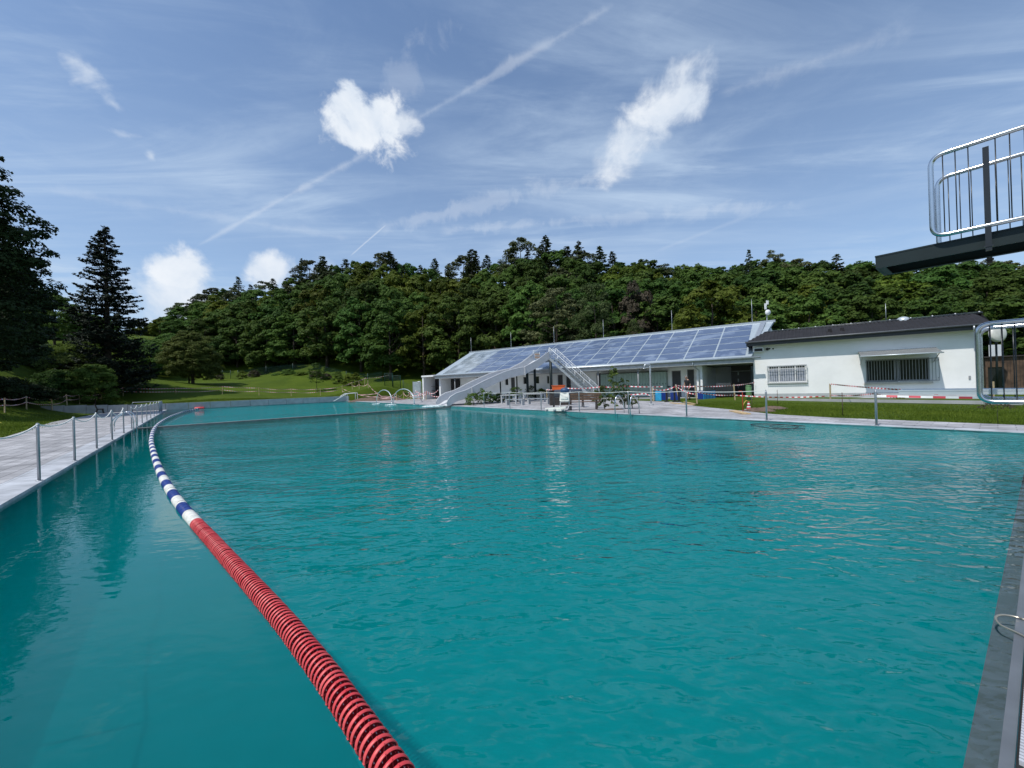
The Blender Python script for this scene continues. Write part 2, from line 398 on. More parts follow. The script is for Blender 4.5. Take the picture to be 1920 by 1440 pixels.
def _b2(self, name, mats, parent=None, **k):
    # children of a part keep world coordinates relative to the part's own origin
    if parent is not None and parent.name in PW:
        class _P: pass
        off = PW[parent.name]; me_v = self.v
        self.v = [v - off for v in me_v]
        kk = dict(k); o = _build(self, name, mats, None, kind='structure', **{a: b for a, b in kk.items() if a != 'kind'})
        del o['kind']
        if 'kind' in k: o['kind'] = k['kind']
        o.parent = parent; PW[o.name] = off; return o
    return _build(self, name, mats, parent, **k)
MB.build = _b2
def thing(name, label, cat, loc=(0, 0, 0), group=None):
    o = bpy.data.objects.new(name, None); COL.objects.link(o); o.location = loc; o.empty_display_size = .2
    o['label'] = label; o['category'] = cat
    if group: o['group'] = group
    return o
def copy_thing(root, loc, rz, scale=(1, 1, 1), label=None, group=None):
    r = root.copy(); COL.objects.link(r); r.location = loc; r.rotation_euler = (0, 0, rz); r.scale = scale
    if label: r['label'] = label
    if group: r['group'] = group
    for ch in list(root.children):
        c = ch.copy(); COL.objects.link(c); c.parent = r
        for g in list(ch.children):
            d = g.copy(); COL.objects.link(d); d.parent = c
    return r
ORD = ['first', 'second', 'third', 'fourth', 'fifth', 'sixth', 'seventh', 'eighth', 'ninth', 'tenth', 'eleventh', 'twelfth', 'thirteenth', 'fourteenth', 'fifteenth', 'sixteenth', 'seventeenth', 'eighteenth', 'nineteenth', 'twentieth', 'twenty-first', 'twenty-second']
def arc(pts, r, n=5):
    """polyline with rounded corners"""
    pts = [Vector(p) for p in pts]; out = [pts[0]]
    for i in range(1, len(pts) - 1):
        a = (pts[i - 1] - pts[i]); b = (pts[i + 1] - pts[i]); rr = min(r, a.length * .5, b.length * .5)
        p = pts[i] + a.normalized() * rr; q = pts[i] + b.normalized() * rr
        for k in range(n + 1):
            t = k / n; out.append(p * (1 - t) ** 2 + pts[i] * 2 * t * (1 - t) + q * t * t)
    out.append(pts[-1]); return out

# ------------------------------------------------------------------ terrain
KB = 1.12                                     # distance scale of the building group
ctrl = []
def cp(px, py, Y): p = PY(px, py, Y); ctrl.append((p.x, p.y, p.z))
def cs(s, w, z): p = SW(s, w); ctrl.append((p.x, p.y, z))
for a in [(8, 760, 32), (97, 752, 40), (150, 745, 46), (231, 741, 50), (417, 738, 55), (365, 716, 66), (235, 706, 54), (500, 700, 85), (600, 703, 76), (700, 713, 64),
          (735, 719, 58), (0, 672, 44), (60, 680, 50), (100, 690, 56), (300, 706, 80), (20, 740, 36), (650, 733, 63), (560, 720, 70)]: cp(*a)
for px, Y, z in [(-300, 60, 20), (0, 80, 18), (150, 90, 16), (200, 130, 22), (300, 150, 16), (400, 130, 20), (600, 118, 22), (800, 110, 21), (1000, 104, 21), (1300, 84, 13), (1600, 68, 7.5), (1900, 60, 5), (2300, 60, 5),
                 (300, 260, 20), (600, 220, 24), (1000, 220, 26), (1500, 200, 20), (2200, 150, 14), (500, 96, 7), (700, 78, 3.6), (900, 67, 1.6), (1100, 56, .8), (1300, 48, .3), (1600, 38, .2), (1900, 34, .2), (2300, 30, .2)]:
    ctrl.append(((px - 960) / F * Y, Y, z))
for a in [(57, -13, .85), (58.6, -3, .75), (58.6, 6, .72), (58.6, 15, .6), (57, 24, .35), (40, -12, .25), (25, -12, .15), (10, -12, .1), (0, -12, .05), (-10, -12, .05), (-30, 0, .0), (-30, 30, 0), (45, -20, 2.2), (30, -22, 1.5), (10, -25, 1.5), (-60, -60, 5), (-100, 0, 2), (-80, 80, 2), (40, 30, .15), (-10, 32, 0), (15, 35, .15)]: cs(*a)
ctrl = np.array(ctrl)
def tps_k(d): return np.where(d > 1e-9, d * d * np.log(d + 1e-12), 0)
def _solve():
    X = ctrl[:, :2] / 50; n = len(X); d = np.linalg.norm(X[:, None] - X[None], axis=2); K = tps_k(d) + np.eye(n) * .002
    P = np.hstack([np.ones((n, 1)), X]); A_ = np.vstack([np.hstack([K, P]), np.hstack([P.T, np.zeros((3, 3))])])
    return np.linalg.solve(A_, np.concatenate([ctrl[:, 2], [0, 0, 0]]))
TW = _solve()
def sst(a, b, x): t = np.clip((x - a) / (b - a), 0, 1); return t * t * (3 - 2 * t)
def hgt(x, y):
    x = np.atleast_1d(np.asarray(x, float)); y = np.atleast_1d(np.asarray(y, float))
    Q = np.stack([x, y], 1) / 50; X = ctrl[:, :2] / 50
    d = np.linalg.norm(Q[:, None] - X[None], axis=2); z = tps_k(d) @ TW[:len(X)] + TW[-3] + Q @ TW[-2:]
    z = np.clip(z, -.1, 40)
    s = x * PA[0] + y * PA[1]; w = x * PB[0] + y * PB[1]
    dl = np.maximum.reduce([(-8.2 - w), (w - 23.5), (s - 58.1) * 12.0, (-30 - s), np.zeros_like(s)])
    flat = 1 - sst(0, 5.5, dl)
    back = sst(56, 60, s) * sst(17, 21, w)      # low ground right of the far wall
    return z * (1 - flat) * (1 - back * .0) + (-.02) * flat
def H(x, y): return float(hgt(x, y)[0])

def build_ground():
    sl_ = sorted(set([round(v, 3) for v in list(np.linspace(-120, -12, 14)) + list(np.linspace(-12, 0, 7)) + list(np.linspace(0, S1, 30)) + [58.0, 58.25, 58.6, 59.2] + list(np.linspace(60, 110, 40)) + list(np.linspace(114, 330, 34))]))
    wl_ = sorted(set([round(v, 3) for v in list(np.linspace(-260, -45, 24)) + list(np.linspace(-43, -2.25, 34)) + list(np.linspace(-2.25, WR, 12)) + list(np.linspace(WR, 60, 40)) + list(np.linspace(64, 300, 26))]))
    ns, nw = len(sl_), len(wl_); vs = []
    for s in sl_:
        for w in wl_:
            ww = w
            if w <= -2.25: ww = w - .022 * max(0, min(s, 60))
            elif w < WR: ww = wl(max(0, min(s, 60))) + (w + 2.25) / (WR + 2.25) * (WR - wl(max(0, min(s, 60))))
            p = SW(s + (ne(w) if -.01 < s < .01 and -3 < w < 16 else 0), ww); vs.append((p.x, p.y))
    vs = np.array(vs); z = np.concatenate([hgt(vs[i:i + 2000, 0], vs[i:i + 2000, 1]) for i in range(0, len(vs), 2000)])
    me = MB(); fs = []
    for i in range(ns - 1):
        for j in range(nw - 1):
            if sl_[i] >= 0 and sl_[i + 1] <= S1 + .01 and wl_[j] >= -2.26 and wl_[j + 1] <= WR + .01: continue
            fs.append((i * nw + j, i * nw + j + 1, (i + 1) * nw + j + 1, (i + 1) * nw + j)[::-1])
    me.add([(vs[k, 0], vs[k, 1], z[k]) for k in range(len(vs))], fs, 0, True)
    return me.build('lawn', M_grass, kind='structure')
build_ground()

# ------------------------------------------------------------------ pool
def sheet(name, pts, z, m, thick=.12, kind='structure', **k):
    top = [SW(a, b, z) for a, b in pts]; a2 = sum(top[i].x * top[(i + 1) % len(top)].y - top[(i + 1) % len(top)].x * top[i].y for i in range(len(top)))
    if a2 < 0: top = top[::-1]
    return MB().prism(top, thick).build(name, m, kind=kind, **k)
pb = MB()
def q(a, b, c, d, mi=0): pb.add([a, b, c, d], [(0, 1, 2, 3)], mi)
q(SN(-.02, wl(0), -2.1), SN(-.02, WR, -2.1), SN(27, WR, -1.8), SN(27, wl(27), -1.8))
q(SN(27, wl(27), -1.2), SN(27, WR, -1.2), SN(S1, WR, -.9), SN(S1, wl(S1), -.9))
q(SN(27, wl(27), -1.9), SN(27, WR, -1.9), SN(27, WR, -1.2), SN(27, wl(27), -1.2))
for (s0, w0), (s1, w1) in (((-.02, wl(0)), (-.02, WR)), ((-.02, WR), (S1, WR)), ((S1, WR), (S1, wl(S1))), ((S1, wl(S1)), (-.02, wl(0)))):
    q(SN(s0, w0, -2.2), SN(s1, w1, -2.2), SN(s1, w1, .035), SN(s0, w0, .035))
shade_cove = []; NC = 16  # curved left side, added so the water darkens softly like wall shade
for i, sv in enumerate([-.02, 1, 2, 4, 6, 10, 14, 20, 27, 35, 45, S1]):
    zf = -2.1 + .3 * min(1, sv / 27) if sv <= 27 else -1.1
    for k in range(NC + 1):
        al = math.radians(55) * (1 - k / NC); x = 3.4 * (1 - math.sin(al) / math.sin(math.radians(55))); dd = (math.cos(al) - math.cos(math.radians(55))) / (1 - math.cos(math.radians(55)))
        shade_cove.append(SN(sv, wl(sv) + x, -1.15 + (zf + 1.17) * dd))
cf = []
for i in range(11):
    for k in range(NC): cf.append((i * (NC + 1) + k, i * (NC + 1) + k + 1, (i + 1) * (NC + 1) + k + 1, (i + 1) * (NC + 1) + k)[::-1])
pb.add(shade_cove, cf, 1, True)  # takes the darker colour with the wall shade painted in
pb.build('pool_basin', [M_basin, M_basinshade], kind='structure')
# water surface, one sheet with a depth attribute (metres of water below each corner)
def build_water():
    ss = [-.03, .3] + list(np.linspace(.8, S1 + .01, 60)); nu = 24; nt = nu + 1; ns = len(ss); vt = []
    for zz in (0.0, -2.7):
        for s in ss:
            for j in range(nt):
                w = wl(s) - .01 + (WR + .02 - wl(s)) * j / nu; vt.append(SN(s, w, zz))
    fs = []; o = ns * nt
    for i in range(ns - 1):
        for j in range(nu):
            a, b, c, d = i * nt + j, (i + 1) * nt + j, (i + 1) * nt + j + 1, i * nt + j + 1
            fs.append((d, c, b, a)); fs.append((a + o, b + o, c + o, d + o))
    for i in range(ns - 1):
        for j, fl in ((0, 0), (nu, 1)):
            a, b = i * nt + j, (i + 1) * nt + j; fs.append((a, b, b + o, a + o) if fl else (b, a, a + o, b + o))
    for j in range(nu):
        for i, fl in ((0, 0), (ns - 1, 1)):
            a, b = i * nt + j, i * nt + j + 1; fs.append((b, a, a + o, b + o) if fl else (a, b, b + o, a + o))
    m = MB(); m.add(vt, fs, 0, False); w_ = m.build('water', M_water, kind='structure')
    import bmesh
    bm = bmesh.new(); bm.from_mesh(w_.data); bmesh.ops.recalc_face_normals(bm, faces=bm.faces); bm.to_mesh(w_.data); bm.free()
build_water()
CT = .05                                                   # top of deck and coping
lw = lambda s: wl(s) - .55
sheet('coping', [(.24, wl(0)), (S1, wl(S1)), (S1, lw(S1)), (.24, lw(0))], CT, M_cope, .06)
sheet('deck', [(.24, lw(0) - .008), (S1 - .008, lw(S1) - .008), (S1, wl(S1) - 4.9), (40, -8.3), (24.5, -6.6), (10, -5.6), (.24, -5.3)], CT, M_pave, .08)
sheet('coping', [(-.62, WR), (S1, WR), (S1, WR + .42), (-.62, WR + .42)], CT, M_cope, .06)
sheet('deck', [(-3, WR + .428), (S1, WR + .428), (S1, 20), (44, 26), (30, 27), (21, 27), (13.6, 25.5), (10.9, 22.0), (8.1, 20.0), (5.7, 18.2), (3.6, 17.6), (-3, 17.4)], CT, M_pave, .08)
# near end: overflow rim, grating channel and slab
MB().prism([SN(-.018, wl(0), .02), SN(-.018, WR, .02), SN(.02, WR, .02), SN(.02, wl(0), .02)][::-1], .14).build('overflow_rim', mat('rim_grey', (.13, .145, .16), .4), kind='structure')
MB().prism([SN(.0, wl(0), -.05), SN(.0, WR, -.05), SN(.112, WR, -.05), SN(.112, wl(0), -.05)][::-1], .3).build('underwater_ledge', mat('ledge_grey', (.075, .092, .10), .6), kind='structure')
sheet('near_deck', [(-.30 + ne(-3.2), -3.2), (-.30 + ne(17.4), 17.4), (-9, 17.4), (-9, -5.2)], .03, M_conc, .1)
gt = thing('gutter_grating', 'white slatted plastic grating along the near pool edge', 'grating', SN(-.17, 8, .0))
g = MB()
for k in range(430):
    w = 1.6 + k * .022
    if 2.52 < w < 3.9 or w > 3.9: g.prism([SN(-.285, w, .026), SN(-.028, w, .026), SN(-.028, w + .013, .026), SN(-.285, w + .013, .026)], .02)
g.build('slats', mat('grating_plastic', (.50, .51, .55), .5), gt)
MB().prism([SN(-.31, 1.2, .006), SN(-.012, 1.2, .006), SN(-.012, 15, .006), SN(-.31, 15, .006)], .02).build('channel', mat('channel_dark', (.02, .02, .022), .7), gt)
MB().prism([SN(-.285, -3, .026), SN(-.045, -3, .026), SN(-.045, 2.5, .026), SN(-.285, 2.5, .026)], .03).build('cover_plate', mat('plate_grey', (.2, .21, .23), .5), gt)
cb = [Pz(x, y, .03) for x, y in [(1990, 1180), (1925, 1160), (1900, 1152), (1878, 1149), (1866, 1152), (1866, 1160), (1876, 1170), (1900, 1180), (1930, 1195), (1990, 1215)]]
MB().tube(arc(cb, .05), .006, 8).build('steel_loop', mat('brass_steel', (.6, .52, .4), .3, .8), label='thin bright metal loop lying over the near pool edge', cat='hose')
# weir between swimming and paddling water
dv = MB(); dv.prism([SW(26.75, wl(27), .03), SW(26.75, WR - .4, .03), SW(27.1, WR - .4, .03), SW(27.1, wl(27), .03)][::-1], .5)
dv.build('dividing_wall', mat('divider_grey', (.17, .18, .17), .7, 0, .2, 4), label='low grey wall just above the water dividing the pool', cat='wall')
# retaining wall of pale blocks at the far end
rw = thing('retaining_wall', 'long wall of pale grey concrete blocks behind the far end of the pool', 'wall', SW(58, 5, 0))
k = 0; w0 = -12.6
while w0 < 15.6:
    wd = 1.95 if w0 >= -3.6 else 1.5
    zt = .74 if w0 > -4 else [.98, .93, .86, .80, .76, .74][min(5, k)]
    MB().prism([SW(S1 + .0, w0, zt), SW(S1 + .0, w0 + wd - .03, zt), SW(S1 + .38, w0 + wd - .03, zt), SW(S1 + .38, w0, zt)][::-1], zt + .6).build('block', M_conc, rw)
    w0 += wd; k += 1

# ------------------------------------------------------------------ lane rope
def catmull(P, n=12):
    P = [Vector(p) for p in P]; P = [P[0] * 2 - P[1]] + P + [P[-1] * 2 - P[-2]]; out = []
    for i in range(1, len(P) - 2):
        for k in range(n):
            t = k / n; a, b, c, d = P[i - 1:i + 3]
            out.append(.5 * ((2 * b) + (c - a) * t + (2 * a - 5 * b + 4 * c - d) * t * t + (3 * b - a - 3 * c + d) * t ** 3))
    out.append(P[-2]); return out
def resample(pl, step):
    out = [pl[0]]; acc = 0
    for i in range(len(pl) - 1):
        a, b = pl[i], pl[i + 1]; L = (b - a).length; t = step - acc
        while t <= L: out.append(a + (b - a) * (t / L)); t += step
        acc = (acc + L) % step
    return out
rr0 = random.Random(12)
def lane_rope():
    px = [(925, 1700), (830, 1575), (735, 1440), (690, 1375), (640, 1302), (590, 1233), (530, 1158), (470, 1090), (430, 1046), (398, 1010), (370, 980), (340, 945), (317, 912), (300, 880), (288, 845), (284, 820), (290, 800), (305, 786), (325, 776), (350, 768), (374, 763)]
    Z = .02
    pts = [Pz(x, y, Z) for x, y in px]; pl = resample(catmull(pts, 14), .046)
    root = thing('lane_rope', 'curved floating lane line of red, then blue and white discs', 'lane line', pl[0])
    MB().tube(pl[::4] + [pl[-1]], .012, 6).build('cable', M_black, root)
    ie0 = next(k for k in range(len(pl)) if sw(pl[k])[0] > 6.12)
    def frame(i):
        a = pl[max(0, i - 1)]; b = pl[min(len(pl) - 1, i + 1)]; d = (b - a).normalized(); s = d.cross(Vector((0, 0, 1))).normalized(); return pl[i], d, s, s.cross(d)
    def disc(m, i, near, n):
        p, d, s, t = frame(i); R = .068; d = (d + s * rr0.uniform(-.07, .07) + t * rr0.uniform(-.07, .07)).normalized(); s = (s - d * s.dot(d)).normalized(); t = s.cross(d); p = p + Vector((0, 0, rr0.uniform(-.0025, .0025)))
        def ring(r, o): return [p + d * o + (s * math.cos(2 * PI * k / n) + t * math.sin(2 * PI * k / n)) * r for k in range(n)]
        h = .0095 if near else (.0125 if i < ie0 else .017)
        vs = ring(R - .004, -h) + ring(R, -h * .6) + ring(R, h * .6) + ring(R - .004, h); fs = []
        for j in range(3):
            for k in range(n): fs.append((j * n + k, j * n + (k + 1) % n, (j + 1) * n + (k + 1) % n, (j + 1) * n + k))
        m.add(vs, fs, 0, True)
        vs = ring(R - .004, 0) + [p]; m.add(vs, [(k, (k + 1) % n, n) for k in range(n)], 1)
        if near:
            m.tube([p - d * .02, p + d * .02], .02, 8, 1)
            for k in range(16):
                a = 2 * PI * (k + .3 * (i % 3)) / 16; e = s * math.cos(a) + t * math.sin(a)
                m.bar(p + e * .03 - d * .001, p + e * .07 - d * .001, .003, .014, 0, d) if k % 4 == 0 else m.bar(p + e * .052 - d * .010, p + e * .052 + d * .010, .0035, .0035, 2 if k % 2 else 0)
    M_r2 = mat('red_web', (.30, .012, .018), .45); M_b2 = mat('blue_web', (.006, .015, .1), .4); M_w2 = mat('white_web', (.45, .44, .38), .5); M_pin = mat('pin_pale', (.7, .5, .5), .4)
    d0 = [sw(p)[0] for p in pl]; i = 0; N_ = len(pl)
    ie = next(k for k in range(N_) if d0[k] > 6.12)
    m = MB()
    for k in range(0, ie): disc(m, k, k < 110, 28)
    m.build('red_disc_section', [M_red, M_r2, M_pin], root)
    k = ie; sec = 0
    while k < N_ - 14:
        ln = 12 if k < 400 else 14; m = MB()
        for j in range(k, min(N_ - 14, k + ln)):
            disc(m, j, False, 20 if k < 300 else 10)
        m.build('blue_disc_section' if sec % 2 else 'white_disc_section', [M_blue, M_b2] if sec % 2 else [M_wht, M_w2], root)
        k += ln; sec += 1
    e = pl[-1]; dr = SW(0, 1).normalized()
    MB().tube([e - dr * .45, e - dr * .38, e + dr * .38, e + dr * .45], [.1, .17, .17, .1], 12).build('end_float', M_red, root)
lane_rope()
fl = MB(); c = Pz(462, 1071, .005); fl.box(c.x - .05, c.x + .06, c.y - .02, c.y + .02, -.02, .012)
fl.build('floating_leaf', mat('leaf_litter', (.16, .09, .05), .7), label='small brown leaf floating beside the red lane line', cat='leaf')

# ------------------------------------------------------------------ posts with hanging rope
def post(p, h, label, group, r=.024):
    t = thing('rope_post', label, 'post', p, group)
    MB().tube([p, p + Vector((0, 0, h - .04)), p + Vector((0, 0, h))], [r, r, r * .8], 12).build('pole', M_post, t)
    MB().tube([p + Vector((0, 0, 0)), p + Vector((0, 0, .012))], r * 2, 12).build('foot_plate', M_post, t)
    c = p + Vector((0, 0, h + .02))
    MB().tube([c + Vector((math.cos(a) * .022 * PB[0], math.cos(a) * .022 * PB[1], math.sin(a) * .022)) for a in [k * PI / 6 for k in range(12)]], .006, 6, closed=True).build('eyelet', M_steel, t)
    return c
def sag(a, b, dz, n=10): return [a + (b - a) * (k / n) - Vector((0, 0, dz * 4 * (k / n) * (1 - k / n))) for k in range(n + (0))]
LS = [2.8, 5.68, 8.56, 11.44, 14.33, 17.2, 20.14, 23.22]; tops = []
names = {11.44: 'nearest steel rope post wholly in view on the left pool edge'}
for i, s in enumerate(LS):
    lab = 'steel post on the left pool edge just outside the view' if i < 3 else '%s steel rope post from the left on the left pool edge' % ORD[i - 3]
    tops.append(post(SW(s, wl(s) - .05, CT), 1.06, lab, 'rope posts along the left pool edge'))
rp = []
for i in range(len(tops) - 1): rp += sag(tops[i], tops[i + 1], [.1, .1, .12, .1, .16, .2, .24][i])
MB().tube(rp + [tops[-1]], .0135, 8).build('barrier_rope', M_rope, label='white rope sagging between the near left edge posts', cat='rope')
tops2 = []
for i, s in enumerate([26.0, 28.4, 31, 34, 37, 40, 43, 46, 49]):
    tops2.append(post(SW(s, wl(s) - .05, CT), 1.06, '%s steel post beyond the left side pool ladder, counting away' % ORD[i], 'rope posts along the left pool edge'))
rp = []
for i in range(len(tops2) - 1): rp += sag(tops2[i], tops2[i + 1], .14)
MB().tube(rp + [tops2[-1]], .014, 6).build('barrier_rope', M_rope, label='white rope between the far left posts behind the left ladder', cat='rope')
RS = [2.23, 5.08, 7.98, 10.77, 13.82, 16.8, 19.8, 22.8]; tr_ = []
for i, s in enumerate(RS):
    tr_.append(post(SW(s, WR + .05, CT), 1.04, '%s steel rope post from the right along the far pool edge' % ORD[i], 'rope posts along the far right pool edge', .03 if i < 3 else .024))
rp = []
for i in range(1, len(tr_) - 1): rp += sag(tr_[i], tr_[i + 1], .05)
MB().tube(rp + [tr_[-1]], .012, 6).build('barrier_rope', M_rope, label='taut white rope along the far pool edge before the benches', cat='rope')

# ------------------------------------------------------------------ pool ladders and hand rails
def ladder(s, w, side, label):
    """steel ladder on a long edge; side = +1 the deck lies towards +w"""
    t = thing('pool_ladder', label, 'pool ladder', SW(s, w, CT))
    for k, ds in enumerate((-.42, .42)):
        a = SW(s + ds, w + side * .55, CT); pts = [a, a + Vector((0, 0, .55)), SW(s + ds, w + side * .05, CT + .95), SW(s + ds, w - side * .18, CT + .6), SW(s + ds, w - side * .15, -.9)]
        MB().tube(arc(pts, .3, 6), .024, 10).build('handrail', M_steel, t)
    for z in (-.15, -.45, -.75): MB().bar(SW(s - .42, w - side * .15, z), SW(s + .42, w - side * .15, z), .08, .03).build('rung', M_steel, t)
ladder(10.95, WR, 1, 'bright steel pool ladder on the far edge beside the leafy saplings')
ladder(24.7, wl(24.7), -1, 'steel pool ladder on the left edge at the dividing wall')
def starting_gate(s, w, label):
    t = thing('entry_railing', label, 'railing', SW(s, w, CT)); h = .98
    a, b, c = SW(s, w - .3, CT), SW(s + 4.2, w - .35, CT), SW(s + 4.2, w - 2.6, CT)
    MB().tube(arc([a, a + Vector((0, 0, h)), b + Vector((0, 0, h)), c + Vector((0, 0, h)), c], .12), .03, 8).build('top_rail', M_post, t)
    for k in range(1, 6): p = a + (b - a) * (k / 5); MB().tube([p, p + Vector((0, 0, h))], .024, 8).build('upright', M_post, t)
    MB().tube([a + Vector((0, 0, .5)), b + Vector((0, 0, .5))], .018, 8).build('middle_rail', M_post, t)
starting_gate(50.5, wl(50), 'steel railing frame at the far left pool corner')
t = thing('stair_rail', 'white steel steps railing where the far wall ends', 'railing', SW(57.9, 15.9, CT))
for ds in (0, 1.0):
    a, b, c = SW(57.6 - ds, 15.4, .9), SW(57.6 - ds, 16.8, 1.15), SW(57.6 - ds, 13.6, -.1)
    MB().tube(arc([b + Vector((0, 0, -.9)), b, a + Vector((0, 0, .2)), c + Vector((0, 0, .2))], .1), .045, 8).build('handrail', M_whitep, t)
    MB().tube([a + Vector((0, 0, .2)), a - Vector((0, 0, .9))], .04, 8).build('upright', M_whitep, t)
MB().box(0, 0, 0, 0, 0, 0) if False else None

# ------------------------------------------------------------------ spouts at the slide landing
def spout(p0, p1, h, label, r=.05):
    t = thing('water_spout', label, 'water spout', p0); p0 = Vector(p0); p1 = Vector(p1); pts = []
    for k in range(25):
        u = k / 24; pts.append(p0 + (p1 - p0) * (1 - math.cos(PI * u)) / 2 + Vector((0, 0, h * math.sin(PI * u) ** .75)))
    MB().tube(pts, [r * (1 - .35 * k / 24) for k in range(25)], 10).build('arched_pipe', M_alu, t)
    MB().tube([p0, p0 + Vector((0, 0, .05))], r * 2.2, 12).build('flange', M_steel, t)
spout(Pz(735, 754, CT), Pz(706, 754, 0), 1.45, 'left of two arched metal water spouts near the slide')
spout(Pz(777, 756, CT), Pz(738, 755, 0), 1.5, 'right of two arched metal water spouts near the slide')
foam = MB(); rr = random.Random(3)
def foam_patch(m, c, rx, ry, n):
    for _ in range(n):
        a = rr.random() * 2 * PI; q_ = math.sqrt(rr.random()); x, y = c[0] + rx * q_ * math.cos(a), c[1] + ry * q_ * math.sin(a); r = rr.uniform(.03, .09)
        m.ball((x, y, .005), r, 6, 4, 0, (1.2, 1.2, .45))
foam_patch(foam, Pz(815, 758.5), 1.1, 1.1, 150); foam_patch(foam, Pz(733, 756), .5, .8, 50); foam_patch(foam, Pz(706, 754.5), .4, .8, 40)
foam.build('foam', mat('foam_white', (.7, .8, .8), .5), kind='stuff', label='white splashing foam at the slide exit and spouts', cat='foam')

# ------------------------------------------------------------------ wide slide
def slide():
    N0 = Pz(838, 757, .12); UT = Vector((.87, .49, 0)).normalized(); PV = Vector((-.49, .87, 0)).normalized(); WD = 2.7
    def onrim(px, py):
        d = ray(px, py); r = d[0] / d[1]
        L = (N0.x - r * N0.y) / (r * UT.y - UT.x); p = N0 + UT * L
        return L, CZ + d[2] / d[1] * p.y
    prof = [onrim(*a) for a in [(838, 755), (840, 748), (844, 742), (855, 735), (873, 729.5), (890, 721), (907, 712), (927, 703), (945, 695), (960, 690.5), (973, 687.5), (983, 686), (1007, 673), (1029, 657)]]
    L1, z1 = prof[-1]
    root = thing('water_slide', 'wide grey wave slide running down into the paddling water', 'slide', N0)
    fz = lambda L, z: max(.1, z - .62)
    n = len(prof)
    # floor
    m = MB(); m2 = MB(); m3 = MB()
    for side, mm in ((0, m2), (1, m3)):
        o = PV * (WD * side); t_ = .05 * (1 if side else -1)
        for i in range(n - 1):
            (La, za), (Lb, zb) = prof[i], prof[i + 1]
            a = N0 + UT * La + o; b = N0 + UT * Lb + o; a.z = za; b.z = zb
            a2 = a.copy(); b2 = b.copy(); a2.z = min(za - .05, fz(La, za) - .04); b2.z = min(zb - .05, fz(Lb, zb) - .04)
            q_ = PV * t_
            mm.hexa([a + q_, a, a2, a2 + q_], [b + q_, b, b2, b2 + q_])
        mm.tube([N0 + UT * L + o + Vector((0, 0, z - N0.z + .01)) for L, z in prof], .055, 8)
    for i in range(n - 1):
        (La, za), (Lb, zb) = prof[i], prof[i + 1]
        a = N0 + UT * La; b = N0 + UT * Lb; a.z = fz(La, za) ; b.z = fz(Lb, zb)
        o = PV * WD; dz = Vector((0, 0, -.05))
        m.hexa([a, a + o, a + o + dz, a + dz], [b, b + o, b + o + dz, b + dz])
    m.build('chute_floor', M_slidef, root); m2.build('side_wall', M_slide, root); m3.build('side_wall', M_slide, root)
    rb = MB()
    for i in range(n - 1):
        (La, za), (Lb, zb) = prof[i], prof[i + 1]; o = PV * (WD * .5)
        rb.bar(N0 + UT * La + o + Vector((0, 0, fz(La, za) - N0.z + .04)), N0 + UT * Lb + o + Vector((0, 0, fz(Lb, zb) - N0.z + .04)), .06, .09)
    rb.build('centre_rib', M_slide, root)
    for L in (2.2, 7.4):
        zz = np.interp(L, [p[0] for p in prof], [p[1] for p in prof])
        f = MB(); a = N0 + UT * L - PV * .09; a.z = zz + .03; b = a.copy(); b.z = zz - .72; f.bar(a, b, .14, .06, 0, UT); f.build('joint_flange', M_slide, root)
    # supports
    for (px, sd, r) in ((873, .0, .05), (943, .2, .06), (980, .4, .06), (1003, .5, .12), (1034, -.03, .13)):
        L, _ = onrim(px, 700); p = N0 + UT * min(L, L1 + .1) + PV * (WD * sd); zt = (np.interp(min(L, L1), [q_[0] for q_ in prof], [q_[1] for q_ in prof]) - .66)
        sp = MB().tube([Vector((p.x, p.y, .04)), Vector((p.x, p.y, zt))], r, 12); sp.build('support_column', M_dsteel if r > .05 else M_steel, root)
    p = N0 + UT * (L1 + .1) + PV * WD; MB().tube([Vector((p.x, p.y, .04)), Vector((p.x, p.y, z1 - .7))], .12, 12).build('support_column', M_dsteel, root)
    # platform
    zp = z1 - .66; a = N0 + UT * L1; b = a + UT * 1.5; A3 = [a, b, b + PV * WD, a + PV * WD]
    for v in A3: v.z = zp
    MB().prism(A3, .16).build('platform', M_galv, root)
    # stair, running parallel to the building
    S0 = PY(1031, 677, a.y - .1); SE = PY(1113, 747, 33.0)
    sd = (SE - S0); hd = Vector((sd.x, sd.y, 0)).normalized(); side = Vector((-hd.y, hd.x, 0)) * 1.05
    S0.z = zp; st = thing('slide_stair', 'galvanised steel stair with handrails leading up to the slide', 'stair', Vector((SE.x, SE.y, .05)))
    SE.z = .15; sd = SE - S0
    for o in (Vector((0, 0, 0)), side): MB().bar(S0 + o, SE + o, .05, .2).build('stringer', M_galv, st)
    ns = 15
    for k in range(ns):
        p = S0 + sd * ((k + .5) / ns); MB().hexa([p, p + side, p + side + hd * .26, p + hd * .26], [v + Vector((0, 0, -.05)) for v in (p, p + side, p + side + hd * .26, p + hd * .26)]).build('tread', M_galv, st)
    for o in (Vector((0, 0, 0)), side):
        up = Vector((0, 0, 1.02)); MB().tube(arc([S0 + o - hd * .1 + up * 1.0, S0 + o + up, SE + o + up, SE + o + hd * .12 + Vector((0, 0, .05))], .1), .028, 8).build('handrail', M_galv, st)
        for u in (.55, .78): MB().tube([S0 + o + up * u, SE + o + up * u], .014, 6).build('middle_rail', M_galv, st)
        for k in range(6): p = S0 + sd * (k / 5) + o; MB().tube([p, p + up], .02, 6).build('rail_post', M_galv, st)
        for k in range(24):
            if o.length: p = S0 + sd * (k / 23.5) + o; MB().tube([p, p + up], .007, 5).build('baluster', M_galv, st)
